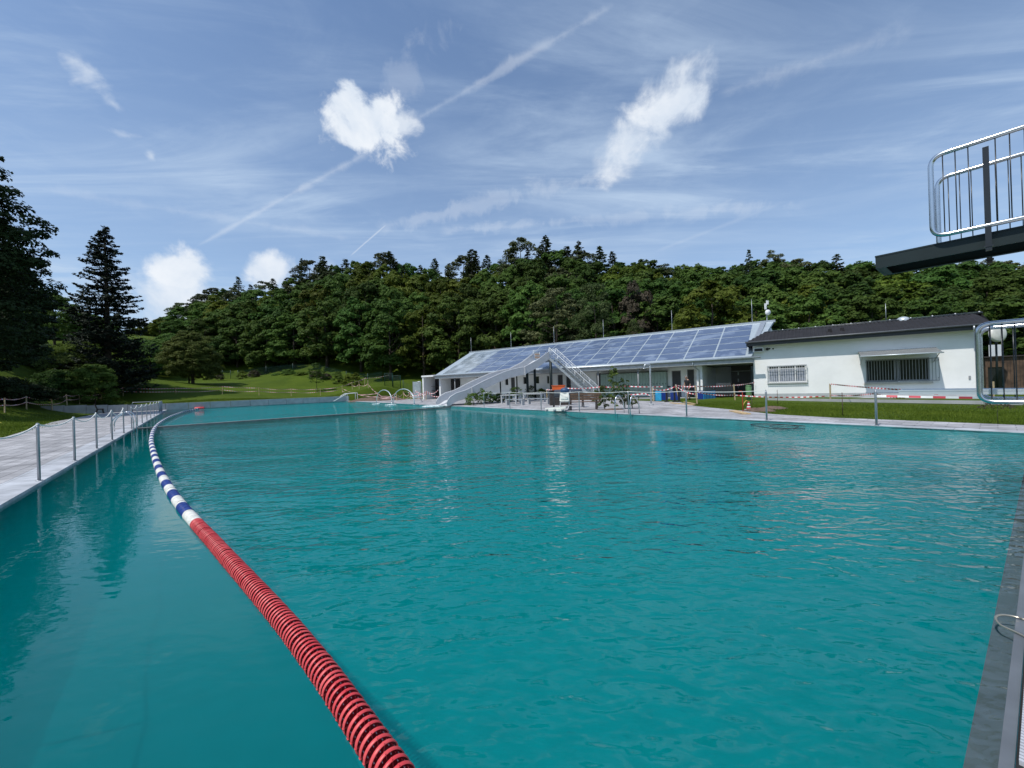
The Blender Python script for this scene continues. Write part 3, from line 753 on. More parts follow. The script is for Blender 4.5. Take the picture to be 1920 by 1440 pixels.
    # guard rail round the platform
    for pa, pb_ in ((A3[1] + PV * 1.1, A3[2]), (A3[2], A3[3]), (A3[0], A3[0] + UT * .35)):
        u = Vector((0, 0, 1.0)); MB().tube([pa + u, pb_ + u], .024, 8).build('guard_rail', M_galv, root); MB().tube([pa + u * .55, pb_ + u * .55], .014, 8).build('guard_rail', M_galv, root)
        for f in (0, .5, 1): p = pa + (pb_ - pa) * f; MB().tube([p, p + u], .018, 8).build('rail_post', M_galv, root)
    sg = A3[3] + Vector((0, 0, .12)); e = UT * .12
    sb = MB(); sb.hexa([sg + e, sg + e + UT * .7, sg + e + UT * .7 + Vector((0, 0, .75)), sg + e + Vector((0, 0, .75))], [v + PV * .02 for v in (sg + e, sg + e + UT * .7, sg + e + UT * .7 + Vector((0, 0, .75)), sg + e + Vector((0, 0, .75)))])
    sgo = sb.build('rules_sign', mat('sign_board', (.62, .6, .56), .5), root)
    pc = MB()
    for i in range(4):
        for j in range(2):
            b0 = sg + e + UT * (.07 + i * .15) - PV * .006 + Vector((0, 0, .16 + j * .28)); b1 = UT * .1; b2 = Vector((0, 0, .17)); pc.hexa([b0, b0 + b1, b0 + b1 + b2, b0 + b2], [v + PV * .004 for v in (b0, b0 + b1, b0 + b1 + b2, b0 + b2)])
    pc.build('pictograms', mat('sign_orange', (.55, .26, .12), .6), sgo)
slide()

# ------------------------------------------------------------------ showers
def shower(p, h, dirv, label, r=.045):
    t = thing('shower', label, 'shower', p); p = Vector(p); d = Vector(dirv).normalized()
    pts = [p, p + Vector((0, 0, h - .25)), p + Vector((0, 0, h)) , p + d * .34 + Vector((0, 0, h)), p + d * .40 + Vector((0, 0, h - .2))]
    MB().tube(arc(pts, .2, 7), r, 12).build('column', M_galv, t)
    e = pts[-1]; MB().tube([e, e - Vector((0, 0, .07))], [r * .9, r * 1.7], 12).build('shower_head', M_steel, t)
    MB().tube([p, p + Vector((0, 0, .1))], .15, 8).build('base', M_plinth, t)
ps = Pz(1221, 757, CT); shower(ps, 2.55, (-1, -.2, 0), 'tall steel shower column standing on the deck in front of the lockers', .055)
ps = Pz(790, 751, CT); shower(ps, 2.2, (-1, 0, 0), 'steel shower column beside the slide landing')
p0 = Pz(775, 748, CT)
sp_ = thing('screen_panel', 'pale green frosted shower screen left of the open store', 'screen', p0)
MB().box(p0.x, p0.x + .85, p0.y, p0.y + .05, .3, 2.35).build('pane', M_stain, sp_)
for dx in (-.03, .85): MB().box(p0.x + dx, p0.x + dx + .05, p0.y - .01, p0.y + .06, .05, 2.4).build('frame_post', M_frame, sp_)

# ------------------------------------------------------------------ benches, tables, machines on the right deck
def slat_bench(c, ang, L, label, m1, m2, name='bench'):
    t = thing(name, label, 'bench', c); M = Matrix.Translation(c) @ Matrix.Rotation(ang, 4, 'Z')
    b = MB(M)
    for i in range(4): b.box(-L / 2, L / 2, -.05 + i * .115, .05 + i * .115, .43, .47)
    b.build('seat', m1, t); b = MB(M)
    for i in range(3): b.hexa([(-L / 2, .42 + .05 * i, .56 + i * .14), (-L / 2, .46 + .05 * i, .56 + i * .14), (-L / 2, .495 + .05 * i, .68 + i * .14), (-L / 2, .455 + .05 * i, .68 + i * .14)], [(L / 2, .42 + .05 * i, .56 + i * .14), (L / 2, .46 + .05 * i, .56 + i * .14), (L / 2, .495 + .05 * i, .68 + i * .14), (L / 2, .455 + .05 * i, .68 + i * .14)])
    b.build('backrest', m1, t)
    for x in (-L / 2 + .25, L / 2 - .25):
        b = MB(M); b.bar((x, -.05, 0), (x, .02, .43), .07, .07); b.bar((x, .47, 0), (x, .36, .45), .07, .07); b.bar((x, -.06, .41), (x, .42, .41), .07, .06); b.bar((x, .38, .42), (x, .54, .95), .06, .05); b.build('leg', m2, t)
pb_ = Pz(1092, 765, CT)
slat_bench(pb_, math.radians(180 - 6), 2.05, 'brown slatted park bench seen from behind on the right deck', M_bwood, M_dwood, 'park_bench')
pb_ = Pz(193, 772, .05) 
slat_bench(Vector((pb_.x, pb_.y, CT)), math.radians(140), 1.5, 'dark wooden bench in front of the far left block wall', M_dwood, M_dwood, 'park_bench')
def stone_table(c, ang, L, label, w=.75, h=.74):
    t = thing('table', label, 'table', c, 'grey tables under the slide'); M = Matrix.Translation(c) @ Matrix.Rotation(ang, 4, 'Z')
    MB(M).box(-L / 2, L / 2, -w / 2, w / 2, h - .06, h).build('table_top', M_plinth, t)
    for sx in (-1, 1):
        for sy in (-1, 1): x = sx * (L / 2 - .08); y = sy * (w / 2 - .08); MB(M).box(x - .05, x + .05, y - .05, y + .05, 0, h - .062).build('leg', M_plinth, t)
stone_table(Pz(958, 754, CT), math.radians(-35), 1.6, 'grey table under the slide, the left one')
stone_table(Pz(1002, 751, CT), math.radians(-35), 1.9, 'grey table under the slide, the right one')
def low_bench(c, ang, L, label):
    t = thing('low_bench', label, 'bench', c, 'low grey benches beside the tables'); M = Matrix.Translation(c) @ Matrix.Rotation(ang, 4, 'Z')
    MB(M).box(-L / 2, L / 2, -.18, .18, .40, .46).build('seat', M_galv, t)
    for sx in (-1, 1): MB(M).box(sx * (L / 2 - .1) - .04, sx * (L / 2 - .1) + .04, -.16, .16, 0, .398).build('leg', M_plinth, t)
low_bench(Pz(966, 757, CT), math.radians(-35), 1.6, 'low grey bench in front of the left table')
low_bench(Pz(1010, 755, CT), math.radians(-35), 1.9, 'low grey bench in front of the right table')
low_bench(Pz(1200, 748, CT), math.radians(-36), 2.4, 'low grey bench right of the saplings before the lockers')
def cleaner():
    c = Pz(1060, 767, CT); t = thing('pool_cleaner', 'white pool cleaning robot on its trolley with blue hose at the water edge', 'pool cleaner', c); M = Matrix.Translation(c) @ Matrix.Rotation(math.radians(-20), 4, 'Z')
    b = MB(M); b.hexa([(-.27, -.2, .55), (.27, -.2, .55), (.27, .12, .5), (-.27, .12, .5)], [(-.24, -.12, 1.02), (.24, -.12, 1.02), (.24, .1, 1.0), (-.24, .1, 1.0)]); b.box(-.2, .2, -.23, -.19, .66, .8); b.build('power_box', M_wht, t)
    b = MB(M); b.ball((0, 0, 1.12), .26, 12, 8, 0, (1, .8, .7)); b.build('hose_coil', mat('hose_blue', (.02, .06, .14), .5), t)
    b = MB(M)
    for x in (-.25, .25): b.tube([(x, -.5, .1), (x, -.15, .3), (x, .05, .9), (x, .3, 1.1)], .022, 6)
    b.bar((-.25, -.2, .5), (.25, -.2, .5), .03, .03); b.build('trolley_frame', M_galv, t)
    for x in (-.3, .3): MB(M).cyl((x - .03, .1, .13), (x + .03, .1, .13), .13, 14).build('wheel', M_black, t)
    b = MB(M); b.prism([(-1.0, -.62, .2), (.15, -.62, .26), (.15, -.12, .26), (-1.0, -.12, .12)], .1); b.box(-1.0, .1, -.66, -.58, .02, .14); b.build('robot_body', M_wht, t)
    for x in (-.9, -.45, 0): MB(M).cyl((x, -.68, .08), (x, -.66, .08), .08, 12).build('roller', M_frame, t)
    pts = [Pz(1048, 767, CT), Pz(1056, 772, .02), Pz(1068, 777.5, .005), Pz(1082, 781, .005), Pz(1100, 782, .005)]
    MB().tube(arc(pts, .3), .012, 6).build('hose', M_black, label='thin dark cable trailing from the cleaner into the water', cat='cable')
cleaner()
c = Pz(1062, 761, CT); t = thing('hose_reel', 'large dark cover reel standing behind the pool cleaner', 'cover reel', c)
e = Vector((.97, -.2, 0)); MB().tube([c - e * .75 + Vector((0, 0, .88)), c - e * .73 + Vector((0, 0, .88)), c + e * 1.0 + Vector((0, 0, .88)), c + e * 1.02 + Vector((0, 0, .88))], [.2, .26, .26, .2], 18).build('rolled_cover', mat('cover_dark', (.05, .06, .075), .35), t)
for f in (-.8, 1.05): pp = c + e * f; MB().bar(pp + Vector((0, -.3, 0)), pp + Vector((0, 0, .9)), .06, .06).bar(pp + Vector((0, .3, 0)), pp + Vector((0, 0, .9)), .06, .06).build('stand', M_black, t)
c = Pz(1048, 757, CT); t = thing('crate', 'orange plastic crate on a dark box behind the cover reel', 'crate', c)
MB().box(c.x - .4, c.x + .45, c.y, c.y + .5, 1.12, 1.42).build('crate_body', M_orange, t); MB().box(c.x - .44, c.x + .49, c.y - .03, c.y + .53, 1.42, 1.46).build('rim', M_orange, t)
t = thing('store_box', 'dark storage box carrying the orange crate', 'box', c); MB().box(c.x - .6, c.x + .9, c.y + .0, c.y + .7, .02, 1.08).build('box_body', M_dwood, t); MB().box(c.x - .63, c.x + .93, c.y - .03, c.y + .73, 1.08, 1.12).build('lid', M_black, t)
# dark hoop floating near the right post
hp = Pz(1450, 796, .0); MB().tube([hp + Vector((.55 * math.cos(a) + .1 * math.cos(2 * a), .75 * math.sin(a), -.002)) for a in [2 * PI * k / 40 for k in range(40)]], .012, 6, closed=True).build('floating_hose', M_black, label='dark hose loop floating at the foot of the second right post', cat='hose')
hp2 = Pz(1480, 797, .0); MB().tube([hp2 + Vector((.5 * math.cos(a), .55 * math.sin(a), -.002)) for a in [2 * PI * k / 40 for k in range(32)]], .010, 6).build('floating_hose', M_black, label='smaller dark hose curl floating right of the other hose loop', cat='hose')
# blue mats leaning and hanging before the lockers
def mat_panel(p, q_, h, label, m, name='swim_mat', th=.08, nr=0):
    p = Vector(p); q_ = Vector(q_); d = (q_ - p).normalized(); n_ = Vector((-d.y, d.x, 0)) * th
    t = thing(name, label, 'mat', (p + q_) / 2, 'blue mats and boards on the right deck'); u = Vector((0, 0, h))
    MB().hexa([p, q_, q_ + n_, p + n_], [p + u, q_ + u, q_ + n_ + u, p + n_ + u]).build('foam_board', m, t)
    for k in range(nr):
        a = p + d * ((q_ - p).length * (k + .5) / nr) - n_ * .15; MB().hexa([a, a + d * .06, a + d * .06 + n_ * .1, a + n_ * .1], [a + u, a + d * .06 + u, a + d * .06 + n_ * .1 + u, a + n_ * .1 + u]).build('rib', M_blue, t)
def G(px, py): return Pz(px, py, CT)
mat_panel(G(1229, 748.5), G(1240, 748.5), .72, 'light blue upright board left in the row of mats', M_sky)
mat_panel(G(1240.5, 747.5), G(1252, 747.5), .62, 'dark blue board second in the row of mats', M_blue)
mat_panel(G(1257, 747.5), G(1275, 747.5), .68, 'dark blue board with ribs between the black stands', M_blue, nr=5)
mat_panel(G(1308, 746), G(1319, 746), .66, 'dark blue board right of the leaning wooden stake', M_blue)
mat_panel(G(1319.5, 746), G(1342, 744.5), .6, 'pale blue ribbed board in the right mat row', M_sky, nr=8)
mat_panel(G(1342.5, 743.5), G(1351, 743), .5, 'dark blue board at the right end of the mat row', M_blue)
for i, px in enumerate((1250, 1265, 1273)):
    p = G(px, 751); t = thing('mat_stand', '%s black metal stand from the left holding the blue mats' % ORD[i], 'stand', p, 'black stands in the mat row')
    MB().bar(p, p + Vector((0, 0, .78)), .1, .08).build('stand_post', M_black, t); MB().bar(p - Vector((.18, .1, -.03)), p + Vector((.18, .1, .03)), .07, .05).build('foot', M_black, t)
# cabinets by the lockers
p = Vector((0, 0, 0))

# ------------------------------------------------------------------ diving boards (3 m platform and 1 m board)
def rail_frame(parent, w, s_tip, s_end, z0, z1, r, sp, post_s, box_h=True, off=0.0):
    a, b = SW(s_tip, w, z0), SW(s_end, w, z0); u = Vector((0, 0, z1 - z0))
    MB().tube(arc([b + u, a + u, a, b], .13, 8), r, 12).build('rail_loop', M_steel, parent)
    n = int((s_tip - s_end) / sp)
    for k in range(1, n):
        s = s_tip - k * sp
        if abs(s - post_s) < sp * .3: continue
        MB().tube([SW(s, w, z0), SW(s, w, z1)], r * .3, 8).build('baluster', M_steel, parent)
def board(name, label, w0, w1, tip, end, zt, th, m, mdark, wr0, wr1, rs, rz0, rz1, r, post_s):
    t = thing(name, label, 'diving board', SW(-1.5, (w0 + w1) / 2, .03))
    tk = .02
    MB().prism([SW(tip, w0, zt), SW(tip, w1, zt), SW(end, w1, zt), SW(end, w0, zt)], tk).build('deck_plate', m, t)
    f = MB(); zb = zt - tk - .002; bw = .07
    f.prism([SW(tip - .004, w0 + .004, zb), SW(tip - .004, w0 + .03, zb), SW(end, w0 + .03, zb), SW(end, w0 + .004, zb)], th)
    f.prism([SW(tip - .004, w1 - .03, zb), SW(tip - .004, w1 - .004, zb), SW(end, w1 - .004, zb), SW(end, w1 - .03, zb)], th)
    f.prism([SW(tip - .004, w0 + .031, zb), SW(tip - .004, w1 - .031, zb), SW(tip - .03, w1 - .031, zb), SW(tip - .03, w0 + .031, zb)], th)
    zz = zb - th + .012
    if th > .08:
        f.prism([SW(tip - .031, w0 + .031, zz), SW(tip - .031, w1 - .031, zz), SW(tip - .1, w1 - .031, zz), SW(tip - .1, w0 + .031, zz)], .01)
        f.prism([SW(tip - .1, w1 - .06, zz), SW(tip - .1, w1 - .031, zz), SW(end, w1 - .031, zz), SW(end, w1 - .06, zz)], .01)
        f.prism([SW(tip - .1, w0 + .031, zz), SW(tip - .1, w0 + .05, zz), SW(end, w0 + .05, zz), SW(end, w0 + .031, zz)], .01)
    f.build('edge_beam', m, t)
    for k, wr in enumerate((wr0, wr1)):
        g = bpy.data.objects.new('side_railing', None)
        fr = MB(); a = SW(rs, wr, rz0); b = SW(-4.2, wr, rz0); u = Vector((0, 0, rz1 - rz0))
        fr.tube(arc([b + u, a + u, a, b], .13, 8), r, 12); ro = fr.build('side_railing', M_steel, t)
        n = int((rs + 4.0) / .1); bl = MB()
        for j in range(1, n):
            s = rs - j * .1
            if min(abs(s - ps) for ps in post_s) < .03: continue
            bl.tube([SW(s, wr, rz0), SW(s, wr, rz1)], r * .2, 8)
        bl.build('balusters', M_rpost, ro)
        sd = -1 if k == 0 else 1
        for ps in post_s:
            p = SW(ps, wr + sd * .0, 0); a = Vector((p.x, p.y, zt - .22)); 
            pm = MB(); e = Vector((PA[0], PA[1], 0)) * .024; e2 = Vector((PB[0], PB[1], 0)) * .022
            hh = rz1 - .09
            pm.hexa([a - e - e2, a + e - e2, a + e + e2, a - e + e2], [Vector((v.x, v.y, hh)) for v in (a - e - e2, a + e - e2, a + e + e2, a - e + e2)])
            pm.hexa([a - e * 1.5 - e2 * 1.3 + Vector((0, 0, .04)), a + e * 1.5 - e2 * 1.3 + Vector((0, 0, .04)), a + e * 1.5 + e2 * 1.3 + Vector((0, 0, .04)), a - e * 1.5 + e2 * 1.3 + Vector((0, 0, .04))], [v for v in (a - e * 1.5 - e2 * 1.3 + Vector((0, 0, .06)), a + e * 1.5 - e2 * 1.3 + Vector((0, 0, .06)), a + e * 1.5 + e2 * 1.3 + Vector((0, 0, .06)), a - e * 1.5 + e2 * 1.3 + Vector((0, 0, .06)))])
            pm.build('rail_post', M_rpost, ro)
    for s in (-1.3, -3.6):
        MB().tube([SW(s, (w0 + w1) / 2, .03), SW(s, (w0 + w1) / 2, zt - th - .03)], .09, 12).build('support_column', mdark, t)
    return t
board('diving_platform', 'dark green raised diving platform with steel railings at upper right', 7.15, 7.80, .99, -4.4, 3.19, .15, M_dsteel, M_dsteel, 7.09, 7.96, .45, 3.26, 4.25, .026, (.02, -.95, -1.9, -2.9))
board('springboard', 'pale low springboard with bright steel railings at the right edge', 8.15, 8.7, .92, -4.4, 1.335, .045, M_alu, M_dsteel, 8.0, 8.86, .14, 1.18, 2.2, .028, (-.55, -1.5, -2.5))

# ------------------------------------------------------------------ buildings: frame along the facade (u), into the building (v)
E2 = PY(815, 700.8, 43.2 * KB); E1 = PY(1408, 666.7, 25.0 * KB)
BD = Vector((E1.x - E2.x, E1.y - E2.y, 0)); BL = BD.length; BD.normalize(); BV = Vector((-BD.y, BD.x, 0))
EZ = (E1.z + E2.z) / 2
def frame_M(o): return Matrix(((BD.x, BV.x, 0, o.x), (BD.y, BV.y, 0, o.y), (0, 0, 1, 0), (0, 0, 0, 1)))
BM = frame_M(E2)
def hit(px, py, v):
    """where the line of sight meets the vertical plane v metres behind the eave line -> (u, z)"""
    d = Vector(ray(px, py)); P0 = Vector((E2.x, E2.y, 0)) + BV * v; h = Vector((d.x, d.y, 0)); t = P0.dot(BV) / h.dot(BV)
    p = h * t; return (p - P0).dot(BD), CZ + d.z * t
RL = PY(878, 658.3, 47.8 * KB); RR = PY(1451.7, 599.2, 29.5 * KB); Q0 = Vector((E2.x, E2.y, 0))
rl_u, rl_v = (Vector((RL.x, RL.y, 0)) - Q0).dot(BD), (Vector((RL.x, RL.y, 0)) - Q0).dot(BV)
rr_u, rr_v = (Vector((RR.x, RR.y, 0)) - Q0).dot(BD), (Vector((RR.x, RR.y, 0)) - Q0).dot(BV)
RV = (rl_v + rr_v) / 2; RZ = (RL.z + RR.z) / 2
print('solar', BL, EZ, rl_u, rl_v, rr_u, rr_v, RL.z, RR.z)
def wall_holes(M, u0, u1, v0, v1, z0, z1, holes):
    us = sorted(set([u0, u1] + [h[0] for h in holes] + [h[1] for h in holes])); zs = sorted(set([z0, z1] + [h[2] for h in holes] + [h[3] for h in holes])); b = MB(M)
    for i in range(len(us) - 1):
        for j in range(len(zs) - 1):
            cu, cz = (us[i] + us[i + 1]) / 2, (zs[j] + zs[j + 1]) / 2
            if any(h[0] < cu < h[1] and h[2] < cz < h[3] for h in holes): continue
            b.box(us[i], us[i + 1], v0, v1, zs[j], zs[j + 1])
    return b
def solar_building():
    t = thing('changing_building', 'long low white building with solar panels covering its roof', 'building', Vector((E2.x, E2.y, 0)))
    ur = max(rr_u, BL + .4); ul = rl_u
    def R(u, f, off=0.0):  # roof point: u on the eave scale, f 0 eave .. 1 ridge
        ue = u; uu = ue + (0 if u > 1 else 0)
        return Vector((uu, RV * f, EZ + (RZ - EZ) * f + off))
    b = MB(BM); tk = .16; k_ = Vector((0, 0, -tk))
    a = [Vector((0, 0, EZ)), Vector((BL, 0, EZ)), Vector((ur, RV, RZ)), Vector((rl_u, RV, RZ))]
    b.hexa(a, [p + k_ for p in a]); b.build('roof_plate', mat('zinc_roof', (.36, .42, .46), .5, .1, .08), t)
    MB(BM).tube([(-.1, -.08, EZ - .06), (BL + .6, -.08, EZ - .06)], .085, 10).build('gutter', M_galv, t)
    MB(BM).box(-.05, BL + .2, 0.02, .08, EZ - .42, EZ - .165).build('fascia', mat('fascia_grey', (.4, .42, .43), .6), t)
    MB(BM).box(rl_u - .1, ur + .1, RV - .12, RV + .14, RZ - .1, RZ + .1).build('ridge_cap', M_galv, t)
    MB(BM).box(.2, ur - .3, RV + .1, RV + 4.0, 0, RZ - .4).build('rear_block', M_white, t)
    MB(BM).box(0, BL, .09, RV, EZ - .44, EZ - .40).build('soffit', mat('soffit_pale', (.52, .53, .53), .8), t)
    # panels
    lines = [hit(px, 680, 0)[0] for px in (1095, 1136.7, 1180, 1226.7, 1279, 1336.7, 1399)]
    sp = (lines[-1] - lines[0]) / 6; print('panel pitch', [round(lines[i + 1] - lines[i], 2) for i in range(6)])
    ue = lines[-1]; nrow = 5; f0, f1 = .035, .955; k = 0; u1 = ue
    shear = 0.0
    while u1 - sp > .25:
        u0 = u1 - sp
        for r in range(nrow):
            fa = f0 + (f1 - f0) * r / nrow + .009; fb = f0 + (f1 - f0) * (r + 1) / nrow - .009
            lim = rl_u
            def lu(u, f): return max(u, .12 + rl_u * f)
            ua0, ua1 = u0 + .06, u1 - .06
            if lu(ua0, fb) >= ua1 - .3: continue
            P_ = [Vector((lu(ua0, fa), RV * fa, 0)), Vector((ua1, RV * fa, 0)), Vector((ua1, RV * fb, 0)), Vector((lu(ua0, fb), RV * fb, 0))]
            for p, f in zip(P_, (fa, fa, fb, fb)): p.z = EZ + (RZ - EZ) * f + .022
            pan = MB(BM).hexa(P_, [p - Vector((0, 0, .019)) for p in P_])
            pan.build('solar_panel', M_solar if u0 > sp * 1.6 + .3 else M_glassrefl, t)
        u1 = u0; k += 1
    # rear wall of the porch with openings, measured off the facade
    V = 2.6
    def rect(x0, x1, y0, y1):
        a = hit(x0, y0, V); c = hit(x1, y1, V); return (a[0], c[0], c[1], a[1])
    opens = []
    for x0, x1, y0, y1, kind in [(848, 863, 710, 720, 'window'), (947, 953, 706, 719, 'window'), (957.5, 966, 705, 735, 'door'), (981, 987, 704, 717, 'window'), (1003, 1011, 703, 716, 'window'), (1025, 1030, 702, 716, 'window'), (1045, 1056, 700, 737, 'door'), (1061, 1071, 702, 737, 'door'), (1118, 1128, 697, 740, 'door'), (1259, 1278, 692.5, 742, 'door'), (1288, 1303, 690, 742, 'door')]:
        u0, u1_, z0, z1 = rect(x0, x1, y0, y1); opens.append((u0, u1_, max(z0, .05), z1, kind))
    uP = hit(1304, 700, V)[0]; uL = hit(1128, 700, V)[0]; uR = hit(1250, 700, V)[0]
    wall_holes(BM, .9, uP + .35, V, V + .18, 0, EZ - .45, [o[:4] for o in opens]).build('porch_wall', M_white, t)
    for o in opens:
        u0, u1_, z0, z1, kd = o; b = MB(BM); b.box(u0, u1_, V + .1, V + .14, z0, z1)
        w_ = b.build('window' if kd == 'window' else 'door', M_glass if kd == 'window' else mat('dark_door', (.05, .052, .055), .5), t)
        fr = MB(BM)
        for (a, c, z_, y_) in ((u0, u0 + .05, z0, z1), (u1_ - .05, u1_, z0, z1)): fr.box(a, c, V + .05, V + .098, z_, y_)
        fr.box(u0 + .051, u1_ - .051, V + .05, V + .098, z1 - .05, z1); fr.build('frame', M_frame, w_)
        if kd == 'door': MB(BM).box(u1_ - .16, u1_ - .08, V + .03, V + .049, z0 + 1.0, z0 + 1.03).build('handle', M_steel, w_)
    # lockers
    n = 24
    zt = hit(1190, 696.5, V - .5)[1]
    for k in range(n):
        a = uL + .1 + (uR - uL) * k / n; c = a + (uR - uL) / n - .02
        b = MB(BM).box(a, c, V - .5, V - .01, .12, zt); lk = b.build('locker', M_lock, t)
        MB(BM).box(c - .07, c - .04, V - .52, V - .501, 1.2, 1.32).build('lock', M_dark, lk)
    MB(BM).box(uL + .05, uR + .12, V - .52, V - .0, zt + .005, zt + .07).build('locker_top', M_dark, t)
    MB(BM).box(.9, BL + .3, .3, V, 0.0, .09).build('porch_floor', M_conc, t)
    # columns
    for px in (1122, 1197, 853, 895):
        u = hit(px, 720, .35)[0]; MB(BM).cyl((u, .35, .05), (u, .35, EZ - .44), .06, 12).build('porch_column', M_frame, t)
    # passage at the right end
    u0 = hit(1306, 700, .7)[0]
    MB(BM).box(u0, u0 + .42, .7, V + .3, 0, EZ - .45).build('pillar_wall', M_white, t)
    MB(BM).box(u0 + .30, u0 + .42, V + .31, 9, 0, EZ - .3).build('passage_wall', M_white, t)
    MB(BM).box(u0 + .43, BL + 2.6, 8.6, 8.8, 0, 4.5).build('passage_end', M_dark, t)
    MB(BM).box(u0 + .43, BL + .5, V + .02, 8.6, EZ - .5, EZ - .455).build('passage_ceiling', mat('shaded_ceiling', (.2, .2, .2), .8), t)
    dv_ = MB(BM)
    ud = hit(1371, 700, 4.2)[0]; ue_ = hit(1409, 700, 4.2)[0]
    dv_.box(ud, ue_ - .05, 4.2, 4.27, 0, EZ - .5); dd = dv_.build('passage_door', mat('brown_door', (.022, .012, .010), .4), t)
    for k in range(3): MB(BM).box(ud + .45 + k * .01, ud + .55 + k * .01, 4.17, 4.199, .7 + k * .55, .95 + k * .55).build('door_pane', mat('pane_pale', (.25, .27, .28), .2), dd)
    MB(BM).box(ud, ue_ - .06, 4.16, 4.198, 2.1, 2.16).build('lintel_bar', M_frame, dd)
    # downpipe at the pillar
    u = hit(1300, 700, .1)[0]
    MB(BM).tube(arc([(u, -.05, EZ - .1), (u, -.05, EZ - .45), (u + .32, .6, EZ - .8), (u + .32, .62, .08)], .15), .045, 8).build('downpipe', M_galv, t)
    # side strips at the right end of the roof
    for k, (x, w_) in enumerate(((BL - .32, .3),)):
        a = [Vector((x, RV * .03, EZ + .07)), Vector((x + w_, RV * .03, EZ + .07)), Vector((ur - .55, RV * .96, RZ + .03)), Vector((ur - .9, RV * .96, RZ + .03))]
        MB(BM).hexa(a, [p - Vector((0, 0, .06)) for p in a]).build('side_flashing', M_galv, t)
    return t
M_glassrefl = mat('roof_glass', (.07, .10, .12), .14, 0, .5, .7, spec=.9, col2=(.36, .42, .47))  # dark reflections are mottled into the glass colour
solar_building()
for i, (px, h) in enumerate(((882, 2.0), (957, 2.0), (1038, 2.0), (1131, 2.0), (1260, 2.0), (1411, 2.0))):
    u, _ = hit(px, 620, RV); p = BM @ Vector((u, RV + .05, RZ + .1))
    MB().tube([p, p + Vector((0, 0, h))], [.028, .012], 6).build('lightning_rod', M_galv, label='%s thin lightning rod from the left on the solar roof ridge' % ORD[i], cat='lightning rod', group='lightning rods on the solar roof ridge')
# mast with small dish behind the roof end
pm = PY(1437, 560, 36.5); t = thing('antenna_mast', 'antenna mast with small round dish behind the right end of the solar roof', 'antenna', Vector((pm.x, pm.y, 3.5)))
MB().tube([Vector((pm.x, pm.y, 3.5)), pm], .03, 8).build('mast', M_galv, t)
pd = PY(1439.5, 583, 36.4); MB().tube([pd + Vector((0, -.06, 0)), pd + Vector((0, -.02, 0)), pd + Vector((0, .1, 0))], [.26, .26, .1], 18).build('dish', M_whitep, t)
for dx, z0, z1 in ((-.09, 566, 577), (.12, 561, 568)):
    a = PY(1437, z1, 36.4); c = PY(1437, z0, 36.4); MB().box(a.x + dx - .07, a.x + dx + .07, a.y - .05, a.y + .03, a.z, c.z).build('antenna_panel', M_whitep, t)

